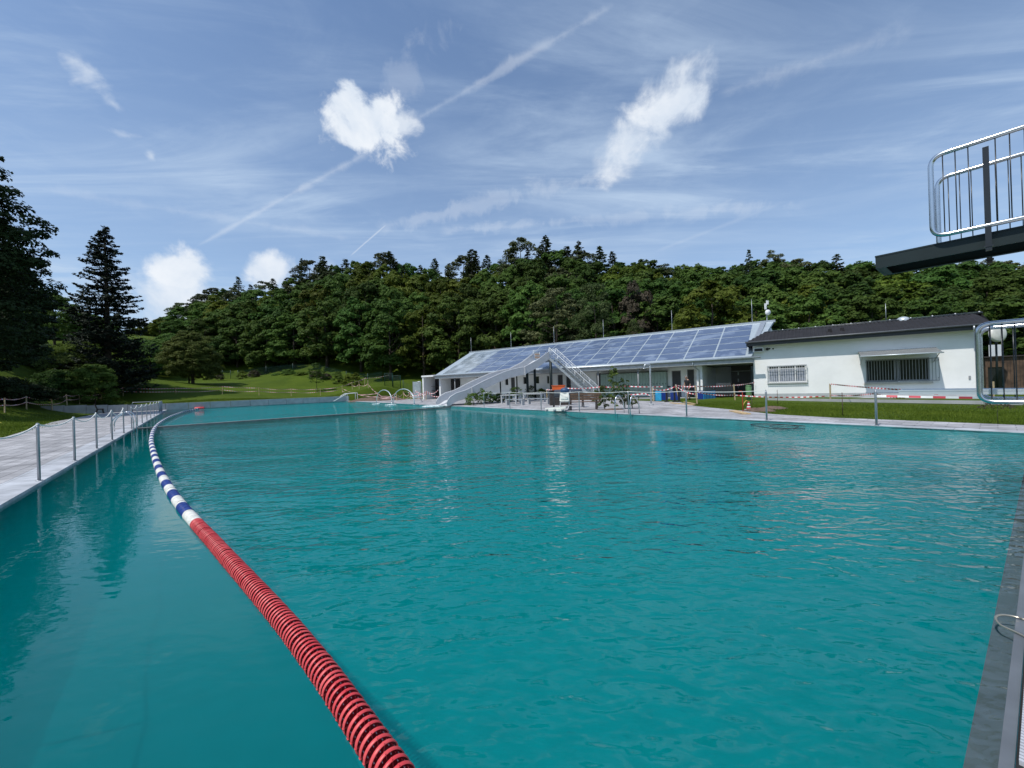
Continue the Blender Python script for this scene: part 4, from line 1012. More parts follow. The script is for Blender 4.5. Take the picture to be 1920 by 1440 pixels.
# white building with black corrugated roof
OW = PY(1413, 700, 25.5 * KB); vW = (Vector((OW.x, OW.y, 0)) - Q0).dot(BV); uW = (Vector((OW.x, OW.y, 0)) - Q0).dot(BD)
uE = hit(1836, 700, vW)[0]; gzl = hit(1408, 637, vW - .6)[1]; gzr = hit(1833, 609, vW - .6)[1]; print('white', uW, vW, uE - uW, gzl, gzr)
GZ = (gzl + gzr) / 2
def white_building():
    t = thing('service_building', 'white rendered building with black corrugated roof and barred windows', 'building', Q0 + BD * uW + BV * vW)
    def rect(x0, x1, yt, yb, v=vW): a = hit(x0, yt, v); c = hit(x1, yb, v); return [a[0], c[0], c[1], a[1]]
    w1 = rect(1439, 1513, 683, 714.5); w2 = rect(1623, 1744, 673, 709.5)
    for w_, (ya, yb) in ((w1, (hit(1476, 682, vW)[1], hit(1476, 714, vW)[1])), (w2, (hit(1684, 670, vW)[1], hit(1684, 711.5, vW)[1]))): w_[3] = ya; w_[2] = yb
    zt = GZ - .14
    wall_holes(BM, uW, uE, vW, vW + .24, .35, zt, [w1, w2]).build('front_wall', M_white, t)
    MB(BM).box(uW - .0, uE, vW - .012, vW + .24, -.3, .345).build('plinth', M_plinth, t)
    MB(BM).box(uE - .24, uE, vW + .245, vW + 4.6, -.3, zt).build('side_wall', M_white, t)
    MB(BM).box(uW, uW + .24, vW + .245, vW + 4.6, -.3, zt).build('side_wall', M_white, t)
    MB(BM).box(uW + .245, uE - .245, vW + 4.4, vW + 4.6, -.3, zt).build('rear_wall', M_white, t)
    MB(BM).box(uW + .245, uE - .245, vW + 1.6, vW + 1.7, .1, zt - .1).build('room_partition', M_dark, t)
    MB(BM).box(uW + .245, uE - .245, vW + .245, vW + 4.3, zt - .04, zt - .002).build('ceiling', M_dark, t)
    # roof: corrugated, hipped at the left
    r = 2.3; uo = .45; zr = hit(1841, 585, vW - .6 + r)[1]; n = int((uE + uo - uW + uo * .6) / .045); u_l = uW - .35; u_r = hit(1861, 607, vW - .6)[0]; u_rr = hit(1841, 585, vW - .6 + r)[0]
    hipu = hit(1433, 621.7, vW - .6 + r)[0]
    print('roof', r, zr, u_l, u_r, u_rr, hipu)
    b = MB(BM); vs = []; fs = []; n = int((u_r - u_l) / .04)
    for i in range(n + 1):
        u = u_l + (u_r - u_l) * i / n; a = .028 * math.cos(2 * PI * u / .21); fm = min(1, (u - u_l + .02) / (hipu - u_l)) ; fm2 = min(1.0, (u_r - u) / max(.05, (u_r - u_rr)) + .0)
        f = max(.02, min(fm, fm2))
        for j in range(7):
            g_ = f * j / 6; vs.append((u, vW - .62 + r * g_, GZ + .03 + (zr - GZ) * g_ + a))
    for i in range(n):
        for j in range(6): fs.append((i * 7 + j, (i + 1) * 7 + j, (i + 1) * 7 + j + 1, i * 7 + j + 1))
    b.add(vs, fs, 0, True); rf = b.build('roof', M_roofm, t)
    b = MB(BM); vb = vW + 4.9; b.add([(hipu, vW - .6 + r, zr), (u_rr, vW - .6 + r, zr), (u_r, vb, GZ), (u_l, vb, GZ), (u_l, vW - .6, GZ), (u_r, vW - .6, GZ)], [(0, 1, 2, 3), (0, 3, 4), (1, 5, 2)]); b.build('rear_roof', M_roofm, t)
    MB(BM).tube([(hipu, vW - .6 + r, zr + .04), (u_rr + .05, vW - .6 + r, zr + .04)], .05, 8).build('ridge_cap', M_fascia, rf)
    MB(BM).tube([(u_l - .05, vW - .7, GZ), (u_r, vW - .7, GZ)], .06, 10).build('gutter', mat('dull_gutter', (.12, .125, .13), .5, .4), rf)
    MB(BM).box(u_l, u_r - .05, vW - .6, vW - .56, GZ - .27, GZ - .02).build('fascia', M_fascia, rf)
    MB(BM).box(u_l, u_r - .05, vW - .555, vW - .005, GZ - .16, GZ - .13).build('soffit', mat('soffit_grey', (.4, .42, .42), .8), rf)
    MB(BM).box(u_l, u_l + .04, vW - .55, vW + 4.9, GZ - .27, GZ - .02).build('verge_board', M_fascia, rf)
    MB(BM).tube([(hipu + .1, vW - .62 + r, zr + .12), (u_rr, vW - .62 + r, zr + .12)], .008, 5).build('conductor_wire', M_galv, rf)
    for k in range(12):
        u = hipu + .2 + (u_rr - hipu - .3) * k / 11; MB(BM).ball((u, vW - .62 + r, zr + .12), .04, 8, 5).build('wire_clip', M_whitep, rf)
    for px in (1556, 1579):
        u = hit(px, 618, vW + .4)[0]; MB(BM).box(u - .1, u + .1, vW + .3, vW + .55, GZ + .35, GZ + .58).build('roof_vent', M_roofm, rf)
    u = hit(1691, 597, vW + 2.3)[0]; MB(BM).ball((u, vW - .4 + r, zr + .0), .34, 16, 10, 0, (1, 1, .8)).build('light_dome', M_alu, rf)
    u = hit(1662, 597, vW + 1.7)[0]; MB(BM).tube([(u, vW - .5 + r, zr), (u, vW - .5 + r, zr + 1.25)], [.02, .01], 6).build('lightning_rod', M_galv, rf)
    ud = uE - .3; MB(BM).tube(arc([(ud, vW - .7, GZ - .05), (ud, vW - .7, GZ - .3), (uE - .07, vW - .07, GZ - .65), (uE - .07, vW - .07, .05)], .12), .045, 8).build('downpipe', M_galv, t)
    # window one: white frame, curtains, white bar cage
    def window(w_, panes, m_fr, name, curtain):
        u0, u1_, z0, z1 = w_; wn = MB(BM)
        wn.box(u0 + .001, u1_ - .001, vW + .14, vW + .15, z0, z1); o = wn.build('window', M_glass, t)
        f = MB(BM); th = .07
        f.box(u0, u1_, vW + .08, vW + .138, z1 - th, z1); f.box(u0, u1_, vW + .08, vW + .138, z0, z0 + th)
        ed = [u0] + [u0 + (u1_ - u0) * p for p in panes] + [u1_]
        for k, e in enumerate(ed):
            a = e if k == 0 else (e - th if k == len(ed) - 1 else e - th / 2); f.box(a, a + th, vW + .075, vW + .137, z0 + th, z1 - th)
        f.build('frame', m_fr, o)
        if curtain:
            for k in range(len(ed) - 1):
                c = MB(BM); a, e = ed[k] + .05, ed[k + 1] - .05; nn = 40; vs = []; fs = []
                for i in range(nn + 1):
                    u = a + (e - a) * i / nn; vv = vW + .128 + .0 * i; vs += [(u, vW + .118 + .012 * math.sin(i * 1.7), z0 + .08), (u, vW + .118 + .012 * math.sin(i * 1.7), z1 - .2)]
                for i in range(nn): fs.append((2 * i, 2 * i + 2, 2 * i + 3, 2 * i + 1))
                c.add(vs, fs); c.build('curtain', M_curt, o)
        return o
    o1 = window(w1, [.3, .72], M_whitep, 'w1', True)
    o2 = window(w2, [.48, .53], M_frame, 'w2', False)
    def cage(w_, m, par, vv, sp, top, ext):
        u0, u1_, z0, z1 = w_; u0 -= ext; u1_ += ext; b = MB(BM)
        for z in (z0 - .02, z1 - .02): b.box(u0, u1_, vv, vv + .02, z - .02, z + .02)
        if top: b.box(u0, u1_, vv, vv + .02, z1 - .25, z1 - .21)
        k = int((u1_ - u0) / sp)
        for i in range(k + 1): u = u0 + (u1_ - u0) * i / k; b.box(u - .012, u + .012, vv - .024, vv - .002, z0 - .05, z1 + .02)
        for u in (u0, u1_):
            for z in (z0 + .12, z1 - .14): b.box(u - .02, u + .02, vv + .022, vW - .001, z - .02, z + .02)
        b.build('window_bars', m, par)
    cage(w1, mat('bar_pale', (.55, .56, .56), .5), o1, vW - .16, .13, True, .02)
    um = w2[0] + (w2[1] - w2[0]) * .5
    cage((w2[0], um, w2[2], w2[3]), M_frame, o2, vW - .10, .12, False, .0)
    cage((um + .12, w2[1] + .35, w2[2] + .02, w2[3] - .04), M_frame, o2, vW - .16, .13, False, .0)
    MB(BM).box(w2[0] - .12, w2[1] + .1, vW - .14, vW - .014, w2[2] - .17, w2[2] - .05).build('sill', mat('sill_stone', (.5, .48, .43), .8), o2)
    MB(BM).box(w1[0] - .04, w1[1] + .04, vW - .06, vW - .014, w1[2] - .1, w1[2] - .04).build('sill', M_plinth, o1)
    rd = MB(BM); rd.box(w2[0] + .3, w2[0] + 1.1, vW + .4, vW + .42, w2[2] + .5, w2[3] - .1); rd.build('red_notice', mat('faded_red', (.25, .03, .03), .6), o2)
    # awning: thin corrugated sheet on brackets
    a0 = hit(1612, 662, vW - .9)[0]; a1 = hit(1763, 656, vW - .9)[0]; az = (hit(1612, 665, vW - .9)[1] + hit(1763, 658, vW - .9)[1]) / 2
    b = MB(BM); vs = []; fs = []; nn = 90
    for i in range(nn + 1):
        u = a0 + (a1 - a0) * i / nn; w_ = .012 * math.cos(i * PI / 1.5)
        vs += [(u, vW - 1.35, az + w_), (u, vW - .02, az + .34 + w_), (u, vW - .02, az + .325 + w_), (u, vW - 1.35, az - .015 + w_)]
    for i in range(nn):
        for j in range(4): fs.append((i * 4 + j, i * 4 + 4 + j, i * 4 + 4 + (j + 1) % 4, i * 4 + (j + 1) % 4))
    fs += [(0, 1, 2, 3), (nn * 4 + 3, nn * 4 + 2, nn * 4 + 1, nn * 4)]
    b.add(vs, fs); aw = b.build('awning', mat('awning_sheet', (.19, .20, .20), .6), t)
    MB(BM).tube([(a0 - .03, vW - 1.38, az - .03), (a1 + .05, vW - 1.38, az - .03)], .04, 8).build('awning_gutter', M_alu, aw)
    for u in (a0 + .1, a1 - .1): MB(BM).bar((u, vW - 1.3, az - .02), (u, vW - .02, az - .5), .03, .03).build('bracket', M_frame, aw)
    # outside unit and vent holes under the eave at the left
    c = hit(1421, 653, vW - .15); MB(BM).box(c[0] - .25, c[0] + .35, vW - .34, vW - .015, c[1] - .16, c[1] + .16).build('camera_box', M_whitep, t)
    MB(BM).box(c[0] - .2, c[0] + .3, vW - .355, vW - .342, c[1] - .12, c[1] + .08).build('grille', M_dark, t)
    MB(BM).ball((c[0] + .58, vW - .1, c[1]), .1, 10, 7).build('lamp_ball', M_black, t)
    for px in (1443, 1449.5): c = hit(px, 651, vW); MB(BM).cyl(( c[0], vW - .01, c[1]), (c[0], vW - .03, c[1]), .05, 10).build('vent_cap', M_dark, t)
    c = hit(1818, 705, vW); MB(BM).box(c[0] - .04, c[0] + .04, vW - .04, vW - .001, c[1] - .1, c[1] + .1).build('socket', M_frame, t)
    MB(BM).box(uW + .02, uE + 1, vW - 1.15, vW - .02, -.2, .06).build('path_strip', M_conc, t)
white_building()
# lawn kerb along the service building
a0 = Pz(1440, 746, .1); a1 = Pz(1918, 753, .1)
MB().bar(a0, a1, .12, .16).build('lawn_kerb', M_conc, label='thin pale kerb between lawn and the white building', cat='kerb')

# open store at the left end of the solar building
def store():
    v = .6; u0 = hit(792, 720, v)[0]; u1_ = hit(826, 720, v)[0]; zt = hit(810, 703.5, v)[1]
    t = thing('storage_shed', 'white open fronted store with dark inside beside the solar building', 'shed', BM @ Vector((u0, v, 0)))
    MB(BM).box(u0, u0 + .25, v, v + 2.2, 0, zt).build('side_wall', M_whitep, t); MB(BM).box(u1_ - .25, u1_, v, v + 2.2, 0, zt).build('side_wall', M_whitep, t)
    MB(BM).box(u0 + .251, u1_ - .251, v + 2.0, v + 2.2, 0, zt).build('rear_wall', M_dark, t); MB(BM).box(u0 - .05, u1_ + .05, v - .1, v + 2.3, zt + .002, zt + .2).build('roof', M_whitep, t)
    for k in range(3): MB(BM).box(u0 + .26, u1_ - .26, v + 1.3, v + 1.98, .5 + k * .6, .54 + k * .6).build('shelf', M_dwood, t)
    b = MB(BM)
    MB(BM).box(u1_ + .0, u1_ + 1.5, v + 1.8, v + 1.9, 0, EZ - .5).build('dark_door', M_dark, t)
store()

# ------------------------------------------------------------------ shed, lamp disc and board behind the low railing
def right_corner():
    p = PY(1849, 722, 26.0); L = 5.2; d = BD; n_ = BV; o = Vector((p.x, p.y, 0)); M = Matrix(((d.x, n_.x, 0, o.x), (d.y, n_.y, 0, o.y), (0, 0, 1, 0), (0, 0, 0, 1)))
    zt = PY(1849, 668, 26.0).z
    t = thing('wooden_shed', 'weathered brown wooden shed seen through the low railing', 'shed', o)
    b = wall_holes(M, 0, L, 0, .1, -.2, zt, [(.1, .75, .25, 1.75)]); b.build('front_wall', M_gwood, t)
    b = MB(M)
    for k in range(34): x = .8 + k * .13; b.box(x, x + .012, -.008, .0, -.1, zt)
    b.build('board_joints', M_dark, t)
    MB(M).box(.1, .75, .06, .1, .25, 1.75).build('window', M_glass, t)
    MB(M).box(-.1, L, -.15, 2.2, zt + .002, zt + .08).build('roof', M_dwood, t); MB(M).box(0, .1, .101, 2, -.2, zt).build('side_wall', M_gwood, t)
    p = PY(1871, 623, 24.5); t = thing('round_lamp', 'big round white disc lamp on a pole above the wooden shed', 'lamp', Vector((p.x, p.y, 2.3)))
    MB().tube([p + Vector((0, -.1, 0)), p + Vector((0, -.05, 0)), p + Vector((0, .08, 0)), p + Vector((0, .12, 0))], [.42, .52, .52, .4], 28).build('disc', mat('lamp_white', (.7, .68, .62), .4), t)
    MB().tube([Vector((p.x + .25, p.y + .3, 0)), p + Vector((.25, .3, .4))], .05, 8).build('pole', M_dsteel, t)
    q_ = PY(1868, 656, 28.5); t = thing('white_board', 'blank white notice board above the shed roof', 'board', Vector((q_.x, q_.y, 0)))
    MB().box(q_.x - .48, q_.x + .5, q_.y, q_.y + .06, q_.z - .52, q_.z + .5).build('panel', M_whitep, t); MB().box(q_.x - .04, q_.x + .04, q_.y + .07, q_.y + .15, 0, q_.z).build('post', M_frame, t)
right_corner()

# ------------------------------------------------------------------ stakes, tape, small clutter
def stake(p, h, label, group, tilt=(0, 0), r=.03, m=None, z=None):
    z = H(p.x, p.y) if z is None else z; a = Vector((p.x, p.y, z - .05)); b = a + Vector((tilt[0], tilt[1], h + .05))
    MB().bar(a, b, r * 2, r * 2, 0, (0, 1, 0)).build('wooden_stake', m or M_stakew, label=label, cat='stake', group=group); return b
M_stakew = mat('stake_wood', (.46, .36, .21), .8, 0, .2, 9)
def tape(pts, label, sag_=.12, wd=.07, seg=.3, jit=.0, group=None):
    pl = []
    for i in range(len(pts) - 1): pl += sag(pts[i], pts[i + 1], sag_ * (1 + rr.uniform(-.5, .6)), 14)
    pl.append(pts[-1]); pl = resample(pl, seg / 2); m = MB()
    for i in range(len(pl) - 1):
        a, b = pl[i], pl[i + 1]; d = (b - a).normalized(); n_ = d.cross(Vector((0, 0, 1))).normalized(); tw = .4 * math.sin(i * .35 + len(pl))
        u0 = (Vector((0, 0, 1)) * math.cos(tw) + n_ * math.sin(tw)) * wd / 2; o = n_ * .0015
        m.hexa([a - u0 - o, a - u0 + o, a + u0 + o, a + u0 - o], [b - u0 - o, b - u0 + o, b + u0 + o, b + u0 - o], (i // 1) % 2)
    return m.build('barrier_tape', [M_tw, M_tr], label=label, cat='tape', group=group)
LF = [(-60, 27), (8, 30), (49, 34), (97, 37.5), (125, 40.5), (149, 43), (190, 46.5), (231, 50), (330, 54), (417, 56), (486, 58), (546, 60), (601, 61.5), (642, 62.5)]
tp = []
for i, (px, Y) in enumerate(LF):
    p = PY(px, 740, Y); lab = 'pale wooden stake of the lawn tape fence just outside the left border' if i == 0 else '%s pale stake from the left in the lawn tape fence' % ORD[i - 1]
    tp.append(stake(p, .8 if i == 8 else 1.18, lab, 'stakes of the tape fence on the lawn', (rr.uniform(-.04, .04), 0)))
tape([p - Vector((0, 0, .08)) for p in tp if 1] , 'upper red and white tape strung across the lawn', .1)
tape([p - Vector((0, 0, .55)) for p in tp], 'lower red and white tape strung across the lawn', .12)
MF = [(661, 64), (674, 60), (684, 66), (691, 58), (708, 50), (744, 47), (757, 52), (770, 49), (798, 46)]
tq = []
for i, (px, Y) in enumerate(MF):
    p = PY(px, 735, Y); tq.append(stake(p, 1.2, '%s pale stake from the left around the dirt heap by the spouts' % ORD[i], 'stakes around the dirt heap', (rr.uniform(-.12, .12), 0)))
tape([tp[-1] - Vector((0, 0, .05)), tq[0], tq[2], tq[2] + Vector((3.5, 2.0, .5))], 'red and white tape running back to the green gate', .1)
tape([tq[0] - Vector((0, 0, .5)), tq[1] - Vector((0, 0, .5)), tq[3] - Vector((0, 0, .5)), tq[4] - Vector((0, 0, .1))], 'tape sagging along the left of the dirt heap', .2)
tape([tp[-1] - Vector((0, 0, .9)), tq[4] - Vector((0, 0, .15)), tq[5] - Vector((0, 0, .1)), tq[6] - Vector((0, 0, .1)), tq[7] - Vector((0, 0, .1)), tq[8]], 'tape in front of the dirt heap behind the spouts', .35)
tape([tp[-1] - Vector((0, 0, .45)), tq[4] - Vector((0, 0, .6)), tq[5] - Vector((0, 0, .55)), tq[7] - Vector((0, 0, .6)), tq[8] - Vector((0, 0, .4))], 'lower tape in front of the dirt heap', .25)
for i, (x0, x1, y, Y) in enumerate(((765, 800, 733, 44), (778, 822, 729, 45), (770, 830, 737, 43))):
    tape([PY(x0, y, Y), PY((x0 + x1) / 2, y + rr.uniform(-4, 4), Y - .5), PY(x1, y + rr.uniform(-3, 3), Y - 1)], '%s tape from the top tangled in front of the open store' % ORD[i], .3)
RF = [((1275, 748), 26.5, 1.25, (-.28, 0)), ((1307, 752), 24.5, 1.2, (-.08, 0)), ((1378, 742), 26.5, 1.1, (-.06, 0)), ((1557, 744), 23.5, 1.0, (0, 0)), ((1225, 748), 28, 1.1, (-.05, 0)), ((1863, 740), 22, .9, (0, 0)), ((1026, 742), 33.6, 1.1, (-.05, 0))]
LRF = ['leaning pale stake beside the walking person', 'pale stake between the blue mats and the pillar', 'pale stake before the dark passage', 'pale stake below the wide white wall between the windows', 'pale stake beside the shower column', 'pale stake before the wooden shed', 'pale stake between the tables and the slide column']
rt = []
for (pp, Y, h, tl), lab in zip(RF, LRF): p = PY(pp[0], pp[1], Y); rt.append(stake(p, h, lab, None, tl))
cz = lambda v, d: v - Vector((0, 0, d))
tape([cz(rt[4], .1), cz(rt[0], .1)], 'tape hanging between the shower and the leaning stake', .2)
tape([cz(rt[0], .05), cz(rt[1], .55)], 'tape dropping from the leaning stake to the next one', .1)
tape([cz(rt[0], .0), cz(rt[1], .05), cz(rt[2], .08), Q0 + BD * (uW + .1) + BV * (vW - .1) + Vector((0, 0, 1.2))], 'tape across the dark passage', .05)
tape([cz(rt[1], .4), cz(rt[2], .75), cz(rt[3], .75)], 'low tape from the mats to the stake below the white wall', .12)
tape([cz(rt[3], .02), PY(1690, 728, 16.5), PY(1760, 736, 15.0)], 'upper tape coming forward from the stake by the white wall', .04)
tape([cz(rt[3], .7), PY(1640, 735, 17.0), PY(1700, 742, 14.0)], 'lower tape coming forward from the stake by the white wall', .05)
tape([rt[6], PY(1060, 725, 31.5), PY(1128, 722, 30.0), PY(1170, 721, 29), PY(1245, 722, 28.2)], 'tape running behind the saplings before the lockers', .05)
tape([PY(1170, 737, 29), PY(1210, 735, 28.5), cz(rt[4], .6)], 'low tape left of the shower column', .05)
a = SW(2.23, WR + .05, .93); tape([a, SW(-1.6, WR + .0, .90)], 'broad red and white tape right of the nearest far edge post', .03, .058, .46)
MB().tube([SW(-1.6, WR, .03), SW(-1.6, WR, 1.05)], .025, 8).build('rope_post', M_post, label='steel post outside the right border holding the broad tape', cat='post')
for i, (x, y0, y1) in enumerate(((1410, 737, 764), (1458, 728, 755), (1580, 733, 776))):
    p = Pz(x, y1, .03); h = (y1 - y0) * p.y / F; MB().tube([p, p + Vector((0, 0, h))], .012, 6).build('iron_rod', mat('rusty_iron', (.09, .06, .045), .7), label='%s thin dark iron rod from the left stuck in the lawn edge' % ORD[i], cat='rod', group='iron rods in the right lawn')
# standpipe with yellow hose and red-white cone
p = Pz(1393, 769, .04); t = thing('standpipe', 'red standpipe with yellow hose beside the deck corner', 'standpipe', p)
MB().tube(arc([p, p + Vector((0, 0, .93)), p + Vector((-.16, 0, .93))], .05), .018, 8).build('pipe', mat('red_paint', (.5, .05, .02), .5), t)
MB().tube([p + Vector(v) for v in ((0, 0, .25), (.08, 0, .42), (.2, .05, .5), (.32, .1, .48))], .015, 6).build('hose', mat('yellow_hose', (.6, .42, .08), .5), t)
p = Pz(1404, 766, .04); t = thing('traffic_cone', 'small red and white cone on the earth heap', 'cone', p)
c = MB()
for k in range(5): c.tube([p + Vector((0, 0, .045 + k * .07)), p + Vector((0, 0, .045 + (k + 1) * .07))], [.10 - k * .013, .10 - (k + 1) * .013], 14, k % 2)
c.build('cone_body', [M_tr, M_tw], t); MB().box(p.x - .13, p.x + .13, p.y - .13, p.y + .13, p.z, p.z + .04).build('foot', M_wht, t)
def plank(a, b, w_, label):
    a = Pz(*a, CT + .005); b = Pz(*b, CT + .005); d = (b - a).normalized(); n_ = Vector((-d.y, d.x, 0)) * w_ / 2; MB().prism([a - n_ + Vector((0, 0, .04)), b - n_ + Vector((0, 0, .04)), b + n_ + Vector((0, 0, .04)), a + n_ + Vector((0, 0, .04))], .045).build('plank', M_wood, label=label, cat='plank')
plank((1374, 768), (1400, 774), .32, 'pale wide plank on the deck left of the red and white cone')
plank((1258, 753), (1300, 757), .2, 'long pale plank lying in front of the black mat stands')
plank((1283, 751.5), (1302, 755), .15, 'short pale plank beside the lawn corner stake')
def mound(px, py, rx, ry, h, label, seed, z=.0, m=None, name='earth_heap'):
    p = Pz(px, py, z) if not isinstance(px, Vector) else px; r_ = random.Random(seed); b = MB(); n, k = 26, 9; vs = []; fs = []
    for j in range(k + 1):
        f = j / k
        for i in range(n):
            a = 2 * PI * i / n; q_ = 1 + .18 * math.sin(2 * a + seed) + .1 * math.sin(5 * a + seed * 2); hh = h * (1 - f * f) * (1 + .25 * math.sin(a * 3 + f * 5) + r_.uniform(-.14, .14))
            vs.append((p.x + rx * f * q_ * math.cos(a), p.y + ry * f * q_ * math.sin(a), p.z - .03 + hh))
    for j in range(k):
        for i in range(n): fs.append((j * n + i, j * n + (i + 1) % n, (j + 1) * n + (i + 1) % n, (j + 1) * n + i)[::-1])
    b.add(vs, fs, 0, True); return b.build(name, m or M_dirt, label=label, cat='heap')
mound(1418, 767, .75, .5, .13, 'small brown earth heap at the red and white cone', 3, .03)
mound(1448, 762, .8, .5, .1, 'flat brown earth heap further along the lawn corner', 5, .03)
dp = PY(712, 735, 53); dp.z = H(dp.x, dp.y); mound(dp, 0, 3.6, 3.2, .55, 'large heap of reddish earth between the lawn and the open store', 8)
p = G(1259, 742); t = thing('cabinet', 'grey cabinet with black top left of the person', 'cabinet', p)
MB().box(p.x - .35, p.x + .4, p.y, p.y + .5, .05, .95).build('body', M_plinth, t); MB().box(p.x - .4, p.x + .45, p.y - .05, p.y + .55, .952, 1.05).build('lid', M_black, t)
p = PY(1404, 739, 26.2); t = thing('waste_bin', 'tall green waste bin at the corner of the white building', 'bin', Vector((p.x, p.y, .06)))
MB().tube([(p.x, p.y, .06), (p.x, p.y, .1), (p.x, p.y, .95), (p.x, p.y, 1.0)], [.14, .16, .19, .17], 14).build('bin_body', M_bin, t); MB().tube([(p.x, p.y, 1.0), (p.x, p.y, 1.06)], [.2, .12], 14).build('lid', M_bin, t)
p = PY(1362, 739, 29.5); t = thing('trolley', 'dark cart standing in the shaded passage', 'cart', Vector((p.x, p.y, .1)))
MB().box(p.x - .6, p.x + .55, p.y, p.y + .6, .35, .95).build('cart_body', M_fascia, t); MB().box(p.x - .5, p.x + .4, p.y + .05, p.y + .5, .955, 1.2).build('cart_load', mat('cart_grey', (.08, .085, .09), .6), t)
for dx in (-.4, .35): MB().cyl((p.x + dx, p.y - .05, .22), (p.x + dx, p.y + .0, .22), .14, 12).build('wheel', M_black, t)

# ------------------------------------------------------------------ the person by the pillar
def person():
    g = PY(1290, 740, 28.6); g.z = .09; S = 1.78
    t = thing('person', 'person in black shirt and shorts walking left, head bowed, beside the white pillar', 'person', g)
    fwd = Vector((-.93, -.35, 0)).normalized(); lf = Vector((-fwd.y, fwd.x, 0))
    def P(f, l, z): return fwd * f + lf * l + Vector((0, 0, z * S / 1.78))
    V_ = []; E_ = []; R_ = []
    def chain(pts, par=None):
        i0 = par
        for p, r in pts:
            V_.append(p); R_.append(r); i = len(V_) - 1
            if i0 is not None: E_.append((i0, i))
            i0 = i
        return i0
    chain([(P(0, 0, .95), .135)])
    ch = chain([(P(.01, 0, 1.12), .125), (P(.03, 0, 1.32), .15), (P(.05, 0, 1.44), .10), (P(.08, 0, 1.51), .055), (P(.115, 0, 1.57), .075), (P(.135, 0, 1.66), .095), (P(.12, 0, 1.735), .06)], 0)
    nb = len(V_)
    V_.append(P(.225, 0, 1.63)); R_.append(.02); E_.append((6, nb)) # nose
    for s_, kf in ((1, .24), (-1, -.22)):
        chain([(P(.0, s_ * .10, .88), .095), (P(kf * .55 + .03, s_ * .105, .5), .062), (P(kf - .06, s_ * .105, .1), .04), (P(kf - .05, s_ * .105, .04), .042), (P(kf + .10, s_ * .12, .025), .03)], 0)
    for s_, kf in ((1, -.02), (-1, .16)):
        h = chain([(P(.04, s_ * .19, 1.40), .062), (P(kf * .4, s_ * .235, 1.12), .045), (P(kf + .08, s_ * .22, .88), .032), (P(kf + .12, s_ * .215, .81), .03)], 3)
        for k in range(4): chain([(P(kf + .12 + .02 * (k - 1.5), s_ * .215, .765), .0095), (P(kf + .135 + .018 * (k - 1.5), s_ * .205, .73 - .006 * (1.5 - abs(k - 1.5))), .008)], h)
        chain([(P(kf + .16, s_ * .20, .80), .011), (P(kf + .175, s_ * .19, .765), .009)], h)
    me = bpy.data.meshes.new('body'); me.from_pydata([tuple(v) for v in V_], E_, []); me.materials.append(M_skin)
    o = bpy.data.objects.new('body', me); COL.objects.link(o); o.parent = t
    md = o.modifiers.new('skin', 'SKIN'); md.use_smooth_shade = True
    for i, v in enumerate(me.skin_vertices[0].data): v.radius = (R_[i], R_[i]); v.use_root = (i == 0)
    sd = o.modifiers.new('sub', 'SUBSURF'); sd.levels = 1; sd.render_levels = 2
    PWd = g
    def cloth(name, rows, m, n=16):
        b = MB(); vs = []; fs = []
        for (c, rx, ry) in rows:
            for k in range(n): a = 2 * PI * k / n; vs.append(g + c + lf * rx * math.cos(a) + fwd * ry * math.sin(a))
        for i in range(len(rows) - 1):
            for k in range(n): fs.append((i * n + k, i * n + (k + 1) % n, (i + 1) * n + (k + 1) % n, (i + 1) * n + k))
        b.add(vs, fs, 0, True); b.build(name, m, t)
    cloth('shirt', [(P(0, 0, .90), .185, .15), (P(.01, 0, 1.1), .17, .15), (P(.03, 0, 1.3), .20, .165), (P(.045, 0, 1.42), .19, .13), (P(.06, 0, 1.49), .08, .075)], M_shirt)
    cloth('shorts', [(P(0, 0, .98), .17, .145), (P(0, 0, .84), .20, .155), (P(.02, 0, .74), .21, .17)], M_short)
    for s_, kf in ((1, .24), (-1, -.22)):
        a = P(.01, s_ * .1, .86); c = P(kf * .45 + .03, s_ * .105, .56); MB().tube([g + a, g + c], [.11, .095], 14, cap=False).build('shorts_leg', M_short, t)
        MB().tube([g + P(.045, s_ * .14, 1.43), g + P(.03, s_ * .215, 1.32), g + P(.02, s_ * .235, 1.2)], [.08, .075, .062], 12, cap=False).build('sleeve', M_shirt, t)
        f = g + P(kf - .02, s_ * .11, .035); MB().tube([f - fwd * .07, f + fwd * .03, f + fwd * .13], [.045, .05, .03], 10).build('shoe', M_black, t)
    MB().ball(g + P(.105, 0, 1.685), .108, 14, 9, 0, (.95, .95, .9)).build('hair', M_hair, t)
    for s_ in (1, -1):
        MB().ball(g + P(.205, s_ * .035, 1.655), .014, 8, 6).build('eye', M_dark, t); MB().ball(g + P(.125, s_ * .098, 1.635), .024, 8, 6, 0, (.6, .8, 1.2)).build('ear', M_skin, t)
    MB().ball(g + P(.2, 0, 1.585), .022, 8, 5, 0, (1, 1, .35)).build('mouth', mat('lip', (.3, .12, .1), .5), t)
person()

